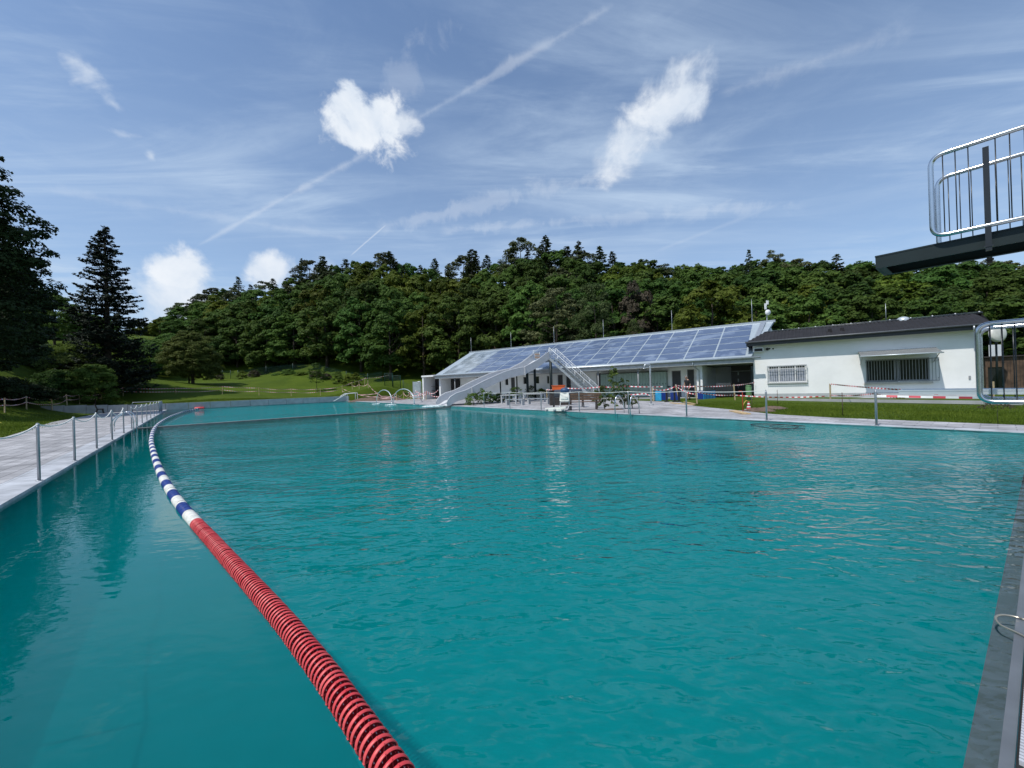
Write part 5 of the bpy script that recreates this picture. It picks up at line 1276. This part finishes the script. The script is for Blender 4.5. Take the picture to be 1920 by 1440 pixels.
# ------------------------------------------------------------------ trees
def leaves_mesh(name, P, Nn, size, aspect, m, droop=0.0):
    """one pointed leaf card per point P with normal Nn"""
    n = len(P); Nn = Nn / np.linalg.norm(Nn, axis=1)[:, None]
    r = RNG.normal(size=(n, 3)); T = np.cross(Nn, r); T /= np.linalg.norm(T, axis=1)[:, None]; B_ = np.cross(Nn, T)
    s = (size * RNG.uniform(.6, 1.35, n))[:, None]
    V_ = np.stack([P - T * s * .5, P + B_ * s * aspect * .5 - T * s * .05, P + T * s * .5, P - B_ * s * aspect * .5 - T * s * .05], 1).reshape(-1, 3)
    me = bpy.data.meshes.new(name); me.vertices.add(4 * n); me.vertices.foreach_set('co', V_.astype(np.float32).ravel())
    me.loops.add(4 * n); me.loops.foreach_set('vertex_index', np.arange(4 * n, dtype=np.int32)); me.polygons.add(n); me.polygons.foreach_set('loop_start', np.arange(0, 4 * n, 4, dtype=np.int32))
    me.update(calc_edges=True); me.materials.append(m); return me
def crown_points(Hh, R, z0, ncl, per, cr=(.16, .28), top=.55, flat=.62, seed=0, shape='oval'):
    rg = np.random.RandomState(seed); Ps = []; Ns = []
    lob = rg.uniform(0, 2 * PI, 3)
    for _ in range(ncl):
        f = rg.uniform(0, 1) ** .85
        if shape == 'oval': rad = math.sin(PI * min(1, max(0, (.12 + .88 * f))) ** .8) ** .6
        elif shape == 'cone': rad = (1 - f) ** .75 + .05
        elif shape == 'column': rad = (math.sin(PI * (.1 + .85 * f)) ** .45)
        else: rad = math.sqrt(max(0, 1 - f ** 1.8)) * (.8 + .2 * min(1, f * 5))
        a = rg.uniform(0, 2 * PI); rr_ = R * rad * rg.uniform(.55, 1.0) * (1 + .16 * math.sin(3 * a + lob[0] + f * 4) + .12 * math.sin(5 * a + lob[1]))
        c = np.array([rr_ * math.cos(a), rr_ * math.sin(a), z0 + (Hh - z0) * f * .97]); q_ = R * rg.uniform(*cr) * (1.0 if f < .85 else .7)
        d = rg.normal(size=(per, 3)); d[:, 2] = np.abs(d[:, 2]) * 1.0 - .25; d /= np.linalg.norm(d, axis=1)[:, None]
        out = c.copy(); out[2] = 0; out /= (np.linalg.norm(out) + 1e-6); d += out * .35; d /= np.linalg.norm(d, axis=1)[:, None]
        rad_ = q_ * rg.uniform(.6, 1.05, (per, 1)); p = c + d * rad_ * np.array([1, 1, flat])
        Ps.append(p); Ns.append(d * .8 + np.array([0, 0, .45]) + rg.normal(size=(per, 3)) * .38)
    return np.concatenate(Ps), np.concatenate(Ns)
def lobed_points(Hh, R, z0, nl, ncl, per, seed):
    rg = np.random.RandomState(seed); Ps = []; Ns = []
    for k in range(nl):
        f = (k + rg.uniform(0, 1)) / nl; a = k * 2.4 + rg.uniform(-.5, .5)
        rad = math.sin(PI * (.16 + .80 * f)) ** .55; lr = R * rg.uniform(.30, .46) * (1.05 - .35 * f)
        c0 = np.array([(R * rad - lr * .75) * math.cos(a), (R * rad - lr * .75) * math.sin(a), z0 + lr * .6 + (Hh - z0 - lr * 1.3) * f])
        out0 = np.array([math.cos(a), math.sin(a), .25])
        for _ in range(ncl):
            d = rg.normal(size=3); d[2] = abs(d[2]) * .9 - .35; d /= np.linalg.norm(d); d += out0 * .5; d /= np.linalg.norm(d)
            c = c0 + d * lr * rg.uniform(.7, 1.08) * np.array([1, 1, .8]); q_ = lr * rg.uniform(.24, .46)
            e = rg.normal(size=(per, 3)); e[:, 2] = np.abs(e[:, 2]) - .2; e /= np.linalg.norm(e, axis=1)[:, None]; e += d * .3; e /= np.linalg.norm(e, axis=1)[:, None]
            Ps.append(c + e * q_ * rg.uniform(.5, 1.1, (per, 1)) * np.array([1.1, 1.1, .85])); Ns.append(e * .7 + d * .4 + np.array([0, 0, .4]) + rg.normal(size=(per, 3)) * .4)
    return np.concatenate(Ps), np.concatenate(Ns)
def trunk_mb(Hh, r, limbs=5, R=3, z0=2, seed=0, lean=.02):
    rg = random.Random(seed); b = MB(); pts = [Vector((rg.uniform(-lean, lean) * k, rg.uniform(-lean, lean) * k, Hh * .85 * k / 6)) for k in range(7)]
    b.tube(pts, [r * 1.25, r, r * .85, r * .7, r * .5, r * .33, r * .12], 9)
    for k in range(limbs):
        a = rg.uniform(0, 2 * PI); z = rg.uniform(z0, Hh * .6); p = Vector((0, 0, z)); L = R * rg.uniform(.5, .8); e = p + Vector((math.cos(a) * L, math.sin(a) * L, L * rg.uniform(.5, .9)))
        b.tube([p, (p + e) / 2 + Vector((0, 0, -.08 * L)), e], [r * .4, r * .24, r * .07], 6)
    return b
def proto(kind, seed):
    if kind.startswith('broad'):
        m = {'broad': L_broad, 'broadbright': L_bright, 'broadrusset': L_brown}[kind]
        P, N_ = lobed_points(12, 4.3, .6, 22, 20, 38, seed); me = leaves_mesh('crown', P, N_, .42, .6, m)
        return 'broadleaf_tree', me, trunk_mb(12, .24, 7, 4, 2.5, seed)
    if kind == 'pine':
        P, N_ = crown_points(14, 3.0, 4.5, 60, 110, (.2, .36), flat=.5, seed=seed); me = leaves_mesh('crown', P, N_, .34, .4, L_pine)
        return 'pine_tree', me, trunk_mb(14.5, .2, 9, 2.6, 4, seed)
    if kind == 'column':
        P, N_ = crown_points(13, 2.2, 1.0, 80, 90, (.2, .36), flat=1.3, seed=seed, shape='column'); me = leaves_mesh('crown', P, N_, .32, .45, leaf_mat('leaf_birch', (.05, .085, .025), (.11, .15, .05)))
        return 'birch_tree', me, trunk_mb(13, .14, 4, 1.6, 3, seed)
    if kind == 'spruce':
        return 'spruce_tree', spruce_leaves(15, 3.2, seed, L_con, .3, 6, .42, 1.0, .8, .3, 13), trunk_mb(17, .2, 0, 1, 1, seed, 0)
def spruce_leaves(Hh, R, seed, m, dz, nb, size, z0, pw=.85, droop=.28, dens=9, thin=1.0):
    rg = np.random.RandomState(seed); Ps = []; Ns = []; z = z0
    while z < Hh - .15:
        f = (z - z0) / (Hh - z0); rmax = R * ((1 - f) ** pw) + .12
        for b in range(nb):
            if rg.rand() > thin: continue
            a = rg.uniform(0, 2 * PI); zj = rg.uniform(-.5, .5) * dz; L = rmax * rg.uniform(.62, 1.12); n = max(5, int(dens * L))
            t = np.sqrt(rg.uniform(0.01, 1, n)); wdt = .34 * L * (1 - t) ** .7 * (t + .25) + .05
            off = rg.uniform(-1, 1, n) * wdt; dr = np.array([math.cos(a), math.sin(a)]); pr = np.array([-dr[1], dr[0]])
            x = dr[0] * t * L + pr[0] * off; y = dr[1] * t * L + pr[1] * off
            zz = z + zj - droop * L * t + .22 * L * t ** 3 - np.abs(off) * .35 - rg.uniform(0, .22, n) * (1 - f) ; Ps.append(np.stack([x, y, zz], 1))
            nn = np.stack([np.full(n, dr[0] * .25), np.full(n, dr[1] * .25), np.full(n, .8)], 1) + rg.normal(size=(n, 3)) * .4; Ns.append(nn)
        z += dz * rg.uniform(.7, 1.2)
    P = np.concatenate(Ps); N_ = np.concatenate(Ns); return leaves_mesh('crown', P, N_, size, .42, m)
def make_tree(kind, seed):
    nm, me, tb = proto(kind, seed)
    return nm, me, tb
PROTO = {}
for kind, n in (('broad', 5), ('broadbright', 2), ('broadrusset', 1), ('pine', 2), ('column', 1), ('spruce', 3)):
    PROTO[kind] = []
    for i in range(n):
        nm, me, tb = proto(kind, 17 * i + len(kind)); tm = bpy.data.meshes.new('trunk'); tm.from_pydata([tuple(v) for v in tb.v], [], tb.f); tm.materials.append(M_bark); tm.polygons.foreach_set('use_smooth', [True] * len(tb.f)); PROTO[kind].append((nm, me, tm))
BASEH = {'broad': 12.2, 'broadbright': 12.2, 'broadrusset': 12.2, 'pine': 14.3, 'column': 13.3, 'spruce': 15.2}
def plant_tree(kind, x, y, z, h, wide, label, group, cat='tree', var=None, sink=.3):
    nm, me, tm = PROTO[kind][rr.randrange(len(PROTO[kind])) if var is None else var]; k = h / BASEH[kind]
    t = thing(nm, label, cat, (x, y, z - sink), group); t.rotation_euler = (rr.uniform(-.03, .03), rr.uniform(-.03, .03), rr.uniform(0, 6.28)); t.scale = (k * wide, k * wide, k)
    for n_, mm in (('trunk', tm), ('crown', me)): o = bpy.data.objects.new(n_, mm); COL.objects.link(o); o.parent = t
    return t
sky_px = [(250, 615), (300, 592), (330, 582), (380, 542), (440, 526), (500, 528), (540, 516), (575, 500), (610, 482), (690, 476), (740, 474), (800, 484), (850, 484), (890, 474), (940, 482), (985, 455), (1030, 450), (1090, 456), (1150, 468), (1200, 476), (1250, 479), (1340, 486), (1400, 478), (1450, 470), (1500, 478), (1600, 478), (1650, 480), (1750, 476), (1920, 484), (2300, 470)]
sx = [a[0] for a in sky_px]; sy = [a[1] for a in sky_px]
fx = [200, 280, 400, 500, 700, 900, 1100, 1300, 1600, 1920, 2400]; fy = [130, 118, 102, 93, 79, 69, 60, 52, 45, 41, 38]
gx = [200, 280, 400, 600, 800, 1000, 1300, 1600, 1920, 2400]; gy = [165, 150, 132, 119, 112, 104, 85, 68, 62, 58]
def zone(px): return 'beyond the dark spruce' if px < 400 else 'above the back lawn' if px < 650 else 'above the green gates' if px < 860 else 'behind the left half of the solar roof' if px < 1150 else 'behind the right half of the solar roof' if px < 1430 else 'behind the black roof'
NR = 5
spec = [(905, 'spruce'), (968, 'pine'), (1030, 'spruce'), (1090, 'spruce'), (612, 'spruce'), (575, 'spruce'), (742, 'spruce'), (690, 'spruce'), (665, 'spruce')]
for r_ in range(NR):
    px = 262 if r_ > 0 else 330
    while px < 2250:
        Yf = np.interp(px, fx, fy); Yb = np.interp(px, gx, gy); Y = Yf + (Yb - Yf) * (r_ / (NR - 1)) + rr.uniform(-1.6, 1.6); x = (px - 960) / F * Y
        skyy = np.interp(px, sx, sy); base = PY(px, 0, Y); z = H(x, Y); hz = 718.6 - .032 * (px - 960)
        f = (r_ / (NR - 1)); y0 = hz - (hz - skyy) * (.70, .79, .86, .91, 1)[r_] + rr.uniform(-14, 10)
        zt = PY(px, y0, Y).z; kind = 'broad'; rnd = rr.random(); last = r_ == NR - 1; u_ = 1.0
        if last:
            kind = 'spruce' if rnd < (.62 if px < 1170 else .16) else 'pine' if rnd < (.85 if px < 1170 else .3) else 'broad'
            zt = PY(px, skyy + (rr.uniform(-16, 10) if kind != 'broad' else 9) * (1 if px < 1200 else .7), Y).z
        elif rnd < .09 and 850 < px < 1450 and r_ > 0: kind = rr.choice(['pine', 'broadrusset', 'pine'])
        elif rnd < .2: kind = 'broadbright'
        elif rnd > (.55 if px < 1200 else .9) and r_ == NR - 2: kind = rr.choice(['spruce', 'spruce', 'pine'])
        elif rnd > .93 and r_ > 0: kind = 'spruce'
        h = max(6.5, min(24, zt - z)); wide = {'broad': rr.uniform(.9, 1.2), 'broadbright': rr.uniform(.85, 1.1), 'spruce': rr.uniform(1.2, 1.6), 'pine': 1.25}.get(kind, 1.0)
        if h > 15 and kind.startswith('broad'): wide *= 14 / h
        if h < 9 and kind.startswith('broad'): wide *= 1.25
        pos = ('at the wood edge' if r_ == 0 else 'inside the wood' if r_ < NR - 1 else 'on the skyline'); kn = {'broad': 'green broadleaf tree', 'broadbright': 'bright green broadleaf tree', 'broadrusset': 'brownish tree', 'pine': 'olive pine', 'spruce': 'dark pointed spruce', 'column': 'pale birch'}[kind]
        plant_tree(kind, x, Y, z, h, wide, '%s %s %s' % (kn, pos, zone(px)), '%s %s %s' % (kn, pos, zone(px)))
        px += F / Y * (4.6 if last else 8.6 if r_ == 0 else 7.2 if r_ < 2 else 6.4) * rr.uniform(.85, 1.15) * (.82 if px > 500 else .9)
# single trees that stand out in the wood
def feature(kind, px, yt, Y, wide, label, var=0):
    x = (px - 960) / F * Y; z = H(x, Y); plant_tree(kind, x, Y, z, PY(px, yt, Y).z - z, wide, label, None, var=var)
feature('broadbright', 1337, 515, 44, .95, 'tall yellow green tree rising just behind the solar roof')
feature('column', 1122, 522, 50, 1.0, 'pale slender birch behind the middle of the solar roof')
feature('column', 1192, 592, 42, 1.0, 'short pale birch peeping over the solar roof')
feature('broadrusset', 1200, 522, 54, .55, 'thin brown tree right of the pale birch')
feature('pine', 1045, 525, 56, 1.25, 'wide brownish pine left of the pale birch', 1)
feature('pine', 985, 433, 101, 1.15, 'open crowned pine standing tallest on the skyline')
feature('spruce', 1030, 430, 101, 1.5, 'tallest dark spruce on the skyline beside the open pine', 1)
feature('spruce', 892, 458, 106, 1.6, 'broad dark spruce on the skyline above the slide')
feature('spruce', 742, 461, 110, 1.4, 'lone larch like spruce on the skyline above the gates', 2)
feature('spruce', 1092, 441, 99, 1.3, 'narrow spruce right of the tallest pair on the skyline', 1)
feature('spruce', 611, 470, 114, 1.5, 'ragged spruce on the skyline above the back lawn', 1)
feature('spruce', 574, 474, 116, .7, 'thin crooked spruce top on the skyline at the start of the ridge', 2)
feature('spruce', 1408, 458, 74, .8, 'thin spruce tip on the skyline left of the mast', 0)
feature('pine', 1450, 458, 74, .8, 'small pine on the skyline behind the mast', 0)
# big dark spruce on the left lawn
def big_spruce():
    Y = 50; px = 205; x = (px - 960) / F * Y; z = H(x, Y); h = PY(200, 417, Y).z - z; R = 5.5
    t = thing('spruce_tree', 'big dark spruce with ragged drooping branches standing alone on the left lawn', 'tree', (x, Y, z - .2))
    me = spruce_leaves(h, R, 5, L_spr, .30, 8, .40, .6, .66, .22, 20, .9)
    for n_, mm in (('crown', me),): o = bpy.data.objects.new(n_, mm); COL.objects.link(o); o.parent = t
    tb = MB(); tb.tube([(0, 0, 0), (0, 0, h * .5), (0, 0, h * .97)], [.38, .24, .04], 10); rg = random.Random(4)
    for k in range(60):
        zz = 1.2 + (h - 2) * k / 60; a = k * 2.4; L = R * (1 - zz / h) ** .72 * .9; tb.tube([(0, 0, zz), (math.cos(a) * L * .5, math.sin(a) * L * .5, zz - .1 * L), (math.cos(a) * L, math.sin(a) * L, zz - .05 * L)], [.06, .04, .012], 5)
    tm = bpy.data.meshes.new('trunk'); tm.from_pydata([tuple(v) for v in tb.v], [], tb.f); tm.materials.append(M_bark); o = bpy.data.objects.new('trunk', tm); COL.objects.link(o); o.parent = t
big_spruce()
def special(name, px, Y, ytop, R, z0, ncl, per, size, asp, m, label, shape='oval', cr=(.14, .26), tr=.2, flat=.6, limbs=8, seed=1, cat='tree', group=None, trunks=((0, 0),)):
    x = (px - 960) / F * Y; z = H(x, Y); h = PY(px, ytop, Y).z - z
    t = thing(name, label, cat, (x, Y, z - .05), group)
    P, N_ = crown_points(h, R, z0, ncl, per, cr, flat=flat, seed=seed, shape=shape) if name != 'round_tree' else lobed_points(h, R, z0, 34, 24, 60, seed); o = bpy.data.objects.new('crown' if 'tree' in name else 'foliage', leaves_mesh('crown', P, N_, size, asp, m)); COL.objects.link(o); o.parent = t
    tb = MB()
    for dx, dy in trunks:
        b = trunk_mb(h, tr if (dx, dy) == (0, 0) else tr * .5, limbs, R * .8, min(z0 + .2, h * .5), seed); n0 = len(tb.v); tb.v += [v + Vector((dx, dy, 0)) for v in b.v]; tb.f += [[i + n0 for i in f] for f in b.f]
    tm = bpy.data.meshes.new('trunk'); tm.from_pydata([tuple(v) for v in tb.v], [], tb.f); tm.materials.append(M_bark); o = bpy.data.objects.new('trunk' if 'tree' in name else 'stems', tm); COL.objects.link(o); o.parent = t
    return t
special('round_tree', 362, 64, 618, 3.9, .05, 420, 110, .25, .5, leaf_mat('leaf_fresh', (.05, .08, .012), (.13, .16, .03)), 'round crowned tree with a short dark trunk alone on the back lawn', shape='round', cr=(.10, .19), flat=.6, tr=.2, trunks=((0, 0), (-.8, .2)))
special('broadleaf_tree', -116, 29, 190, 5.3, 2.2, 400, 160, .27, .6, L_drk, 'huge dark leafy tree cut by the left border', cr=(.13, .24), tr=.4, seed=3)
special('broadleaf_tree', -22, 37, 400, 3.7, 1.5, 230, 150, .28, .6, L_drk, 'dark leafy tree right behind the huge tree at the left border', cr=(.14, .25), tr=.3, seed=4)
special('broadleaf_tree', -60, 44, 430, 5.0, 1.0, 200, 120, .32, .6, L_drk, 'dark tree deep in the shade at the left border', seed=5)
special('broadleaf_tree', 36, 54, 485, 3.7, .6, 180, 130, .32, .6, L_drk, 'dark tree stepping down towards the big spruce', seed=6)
special('broadleaf_tree', 105, 74, 548, 4.8, .6, 190, 120, .36, .6, L_broad, 'middle green tree in the gap left of the big spruce', seed=7)
special('broadleaf_tree', 165, 88, 585, 5.5, .5, 190, 110, .4, .6, L_broad, 'further green tree just left of the big spruce', seed=8)
special('broadleaf_tree', 250, 96, 640, 6.0, .5, 150, 110, .42, .6, L_broad, 'green tree low behind the right foot of the big spruce', seed=9)
special('broadleaf_tree', 300, 105, 655, 6.5, .3, 150, 110, .42, .6, L_bright, 'pale bushy tree behind the round lawn tree', seed=10)
special('broadleaf_tree', 284, 80, 645, 4.6, .3, 170, 110, .34, .6, L_broad, 'low green tree filling the gap right of the big spruce', seed=11)
special('broadleaf_tree', 322, 90, 622, 5.2, .3, 180, 110, .36, .6, L_broad, 'green tree directly behind the round lawn tree', seed=12)
special('broadleaf_tree', 408, 97, 632, 5.4, .3, 180, 110, .36, .6, L_broad, 'green tree behind the right side of the round lawn tree', seed=13)
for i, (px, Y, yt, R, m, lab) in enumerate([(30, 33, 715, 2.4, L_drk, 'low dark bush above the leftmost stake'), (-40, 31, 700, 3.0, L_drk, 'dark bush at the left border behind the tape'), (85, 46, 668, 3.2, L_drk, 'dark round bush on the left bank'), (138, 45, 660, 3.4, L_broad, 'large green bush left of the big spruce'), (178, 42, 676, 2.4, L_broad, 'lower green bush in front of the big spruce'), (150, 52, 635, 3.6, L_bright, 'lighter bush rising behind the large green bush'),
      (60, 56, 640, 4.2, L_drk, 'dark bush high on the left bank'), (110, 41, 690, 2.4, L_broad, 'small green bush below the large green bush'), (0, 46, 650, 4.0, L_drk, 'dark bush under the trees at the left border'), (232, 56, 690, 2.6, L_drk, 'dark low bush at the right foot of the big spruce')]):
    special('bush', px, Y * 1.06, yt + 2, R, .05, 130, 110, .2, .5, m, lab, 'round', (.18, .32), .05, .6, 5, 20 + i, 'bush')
# low saplings and shrubs along the green fence
for i, (px, Y, yt, R) in enumerate([(455, 83, 693, 1.1), (478, 82, 691, 1.2), (520, 81, 698, .9), (542, 80, 690, 1.3), (566, 78, 695, 1.1), (592, 76, 693, 1.3), (612, 75, 698, 1.0), (634, 73, 694, 1.2), (655, 71, 697, 1.1), (668, 70, 695, .9), (410, 84, 692, 1.0)]):
    special('shrub', px, Y, yt, R, .0, 34, 60, .22, .5, (L_bright, L_broad, L_brown)[(i * 2 + i // 3) % 3] if i % 4 else L_bright, '%s low shrub from the left along the green back fence' % ORD[i], 'round', (.25, .4), .04, .7, 3, 50 + i, 'shrub', 'shrubs along the green fence')
special('sapling_tree', 594, 66, 676, 1.3, 1.5, 40, 50, .2, .5, L_broad, 'slim young tree with thin stem on the back lawn', 'oval', (.25, .4), .04, .7, 3, 77)
# saplings planted in the right deck and shrubs under the slide
for i, (px, py, h, R) in enumerate([(1153, 765, 2.45, .27), (1172, 764, 1.75, .30), (1134, 765, 1.4, .26), (1121, 762, 1.05, .26), (1186, 763, .7, .28)]):
    p = Pz(px, py, CT); t = thing('sapling', '%s leafy sapling beside the park bench' % ['tallest', 'second tallest', 'middle sized', 'left low', 'lowest right'][i], 'sapling', p, 'saplings beside the park bench')
    P, N_ = crown_points(h, R, .15, int(20 * h), 15, (.3, .55), flat=.9, seed=90 + i, shape='column'); o = bpy.data.objects.new('foliage', leaves_mesh('foliage', P, N_, .13, .5, leaf_mat('leaf_sapling', (.04, .085, .015), (.11, .17, .035), .3))); COL.objects.link(o); o.parent = t
    b = MB()
    for k in range(3): b.tube([p, p + Vector((rr.uniform(-.12, .12), rr.uniform(-.1, .1), h * .5)), p + Vector((rr.uniform(-.2, .2), rr.uniform(-.15, .15), h * .9))], [.018, .012, .005], 5)
    b.build('stems', M_stem, t)
p = Pz(1150, 765, CT); mound(p, 0, .8, .5, .07, 'patch of brown soil round the saplings', 4, name='soil_patch')
for i, (px, py, h, R) in enumerate([(888, 757, .95, .55), (902, 755, 1.25, .6), (918, 754, 1.0, .55), (935, 752, .8, .5), (952, 751, .7, .45), (968, 746, 1.3, .7), (995, 744, 1.4, .7), (1015, 744, 1.0, .6)]):
    p = Pz(px, py, CT); t = thing('shrub', '%s dark green shrub from the left below the slide' % ORD[i], 'shrub', p, 'shrubs below the slide')
    P, N_ = crown_points(h, R, .05, 26, 24, (.3, .5), flat=.9, seed=120 + i, shape='round'); o = bpy.data.objects.new('foliage', leaves_mesh('foliage', P, N_, .15, .5, L_broad)); COL.objects.link(o); o.parent = t
    b = MB(); [b.tube([p, p + Vector((rr.uniform(-.2, .2), rr.uniform(-.2, .2), h * .8))], [.015, .005], 5) for _ in range(4)]; b.build('stems', M_stem, t)
p = Pz(1871, 791, CT); t = thing('sapling', 'bare thin sapling with brownish top in the right lawn', 'sapling', p)
P, N_ = crown_points(.62, .30, .40, 14, 22, (.3, .45), flat=.5, seed=200); o = bpy.data.objects.new('foliage', leaves_mesh('foliage', P, N_, .05, .5, L_brown)); COL.objects.link(o); o.parent = t
MB().tube([p, p + Vector((-.01, 0, .3)), p + Vector((0, 0, .55))], [.008, .007, .004], 6).build('stem', M_stem, t)

# ------------------------------------------------------------------ green mesh fence and gates behind the lawn
def fence(pts, label, h=1.9):
    P3 = []
    for px, Y in pts: x = (px - 960) / F * Y; P3.append(Vector((x, Y, H(x, Y))))
    t = thing('mesh_fence', label, 'fence', P3[0])
    for i in range(len(P3) - 1):
        a, b = P3[i], P3[i + 1]; m = MB(); n = max(2, int((b - a).length / .32))
        for k in range(n): p = a + (b - a) * (k / n); m.tube([p, p + Vector((0, 0, h))], .014, 3, cap=False)
        for z in np.arange(.1, h, .3): m.tube([a + Vector((0, 0, z)), b + Vector((0, 0, z))], .016, 3, cap=False)
        m.build('wire_panel', M_gfence, t); MB().tube([a, a + Vector((0, 0, h + .1))], .05, 6).build('fence_post', M_gfence, t)
fence([(390, 90), (418, 88), (433, 88), (447, 87), (500, 85), (550, 82), (600, 79), (650, 75), (690, 70), (718, 65)], 'green wire mesh fence along the back of the lawn')
fence([(756, 61), (775, 60), (800, 58), (830, 57)], 'green wire mesh fence right of the green gates')
def gate(x0, x1, Y, label, h=2.1):
    xa, xb = (x0 - 960) / F * Y, (x1 - 960) / F * Y; z = H((xa + xb) / 2, Y); t = thing('mesh_gate', label, 'gate', (xa, Y, z))
    MB().tube([(xa, Y, z), (xa, Y, z + h), (xb, Y, z + h), (xb, Y, z)], .055, 6).build('gate_frame', M_gfence, t); m = MB()
    for k in range(1, 10): u = xa + (xb - xa) * k / 10; m.tube([(u, Y, z + .1), (u, Y, z + h)], .012, 3)
    m.build('wire_mesh', M_gfence, t)
gate(721.5, 736, 62, 'left leaf of the green wire gates behind the dirt heap'); gate(737, 751, 62, 'right leaf of the green wire gates behind the dirt heap')

# ------------------------------------------------------------------ grass tufts and yellow flowers near the water
def tufts(name, pts_, n, hgt_, m, label, cat, spread=.5):
    Pp = []
    for _ in range(n):
        a = pts_[rr.randrange(len(pts_))]; s = a[0] + rr.uniform(-a[2], a[2]); w = a[1] + rr.uniform(-a[3], a[3]); p = SW(s, w); Pp.append((p.x, p.y))
    Pp = np.array(Pp); z = hgt(Pp[:, 0], Pp[:, 1]) if len(Pp) < 4000 else np.concatenate([hgt(Pp[i:i + 3000, 0], Pp[i:i + 3000, 1]) for i in range(0, len(Pp), 3000)])
    n = len(Pp); a = RNG.uniform(0, 2 * PI, n); h = hgt_ * RNG.uniform(.5, 1.3, n); wd = .012 + .25 * h * .3; c, s = np.cos(a), np.sin(a); lx, ly = RNG.uniform(-.5, .5, n) * h, RNG.uniform(-.5, .5, n) * h
    V_ = np.stack([np.stack([Pp[:, 0] - c * wd, Pp[:, 1] - s * wd, z - .01], 1), np.stack([Pp[:, 0] + c * wd, Pp[:, 1] + s * wd, z - .01], 1), np.stack([Pp[:, 0] + lx, Pp[:, 1] + ly, z + h], 1)], 1).reshape(-1, 3)
    me = bpy.data.meshes.new(name); me.vertices.add(3 * n); me.vertices.foreach_set('co', V_.astype(np.float32).ravel()); me.loops.add(3 * n); me.loops.foreach_set('vertex_index', np.arange(3 * n, dtype=np.int32)); me.polygons.add(n); me.polygons.foreach_set('loop_start', np.arange(0, 3 * n, 3, dtype=np.int32)); me.update(calc_edges=True); me.materials.append(m)
    o = bpy.data.objects.new(name, me); COL.objects.link(o); o['kind'] = 'stuff'; o['label'] = label; o['category'] = cat
L_grass = leaf_mat('grass_blade', (.055, .105, .004), (.135, .19, .014), .35)
tufts('grass', [(8, 21.5, 4.5, 3.5), (3, 20.5, 5, 2.8), (-1, 20.5, 3, 2.8), (6, 24.5, 7, 2.5)], 42000, .06, L_grass, 'short green grass on the right lawn', 'grass')
tufts('grass', [(24, -9.2, 14, 2.2), (40, -11, 12, 2.4), (30, -13, 16, 4)], 26000, .11, L_grass, 'longer grass on the lawn left of the deck', 'grass')
tufts('grass', [(61, 5, 2.5, 12), (62, -6, 3, 5)], 22000, .12, L_grass, 'grass along the top of the block wall', 'grass')
def flowers():
    m = MB()
    for _ in range(420):
        s = rr.uniform(22, 40); w = -9.6 - rr.random() ** 2 * 4 - .02 * s; p = SW(s, w); z = H(p.x, p.y) + rr.uniform(.12, .3); c = Vector((p.x, p.y, z)); r = rr.uniform(.02, .045)
        m.add([c + Vector((r, 0, 0)), c + Vector((0, r, 0)), c + Vector((-r, 0, 0)), c + Vector((0, -r, 0)), c + Vector((0, 0, r))], [(0, 1, 4), (1, 2, 4), (2, 3, 4), (3, 0, 4)])
    m.build('flowers', mat('flower_yellow', (.6, .5, .05), .6), kind='stuff', label='small yellow flowers in the grass left of the deck', cat='flowers')
flowers()
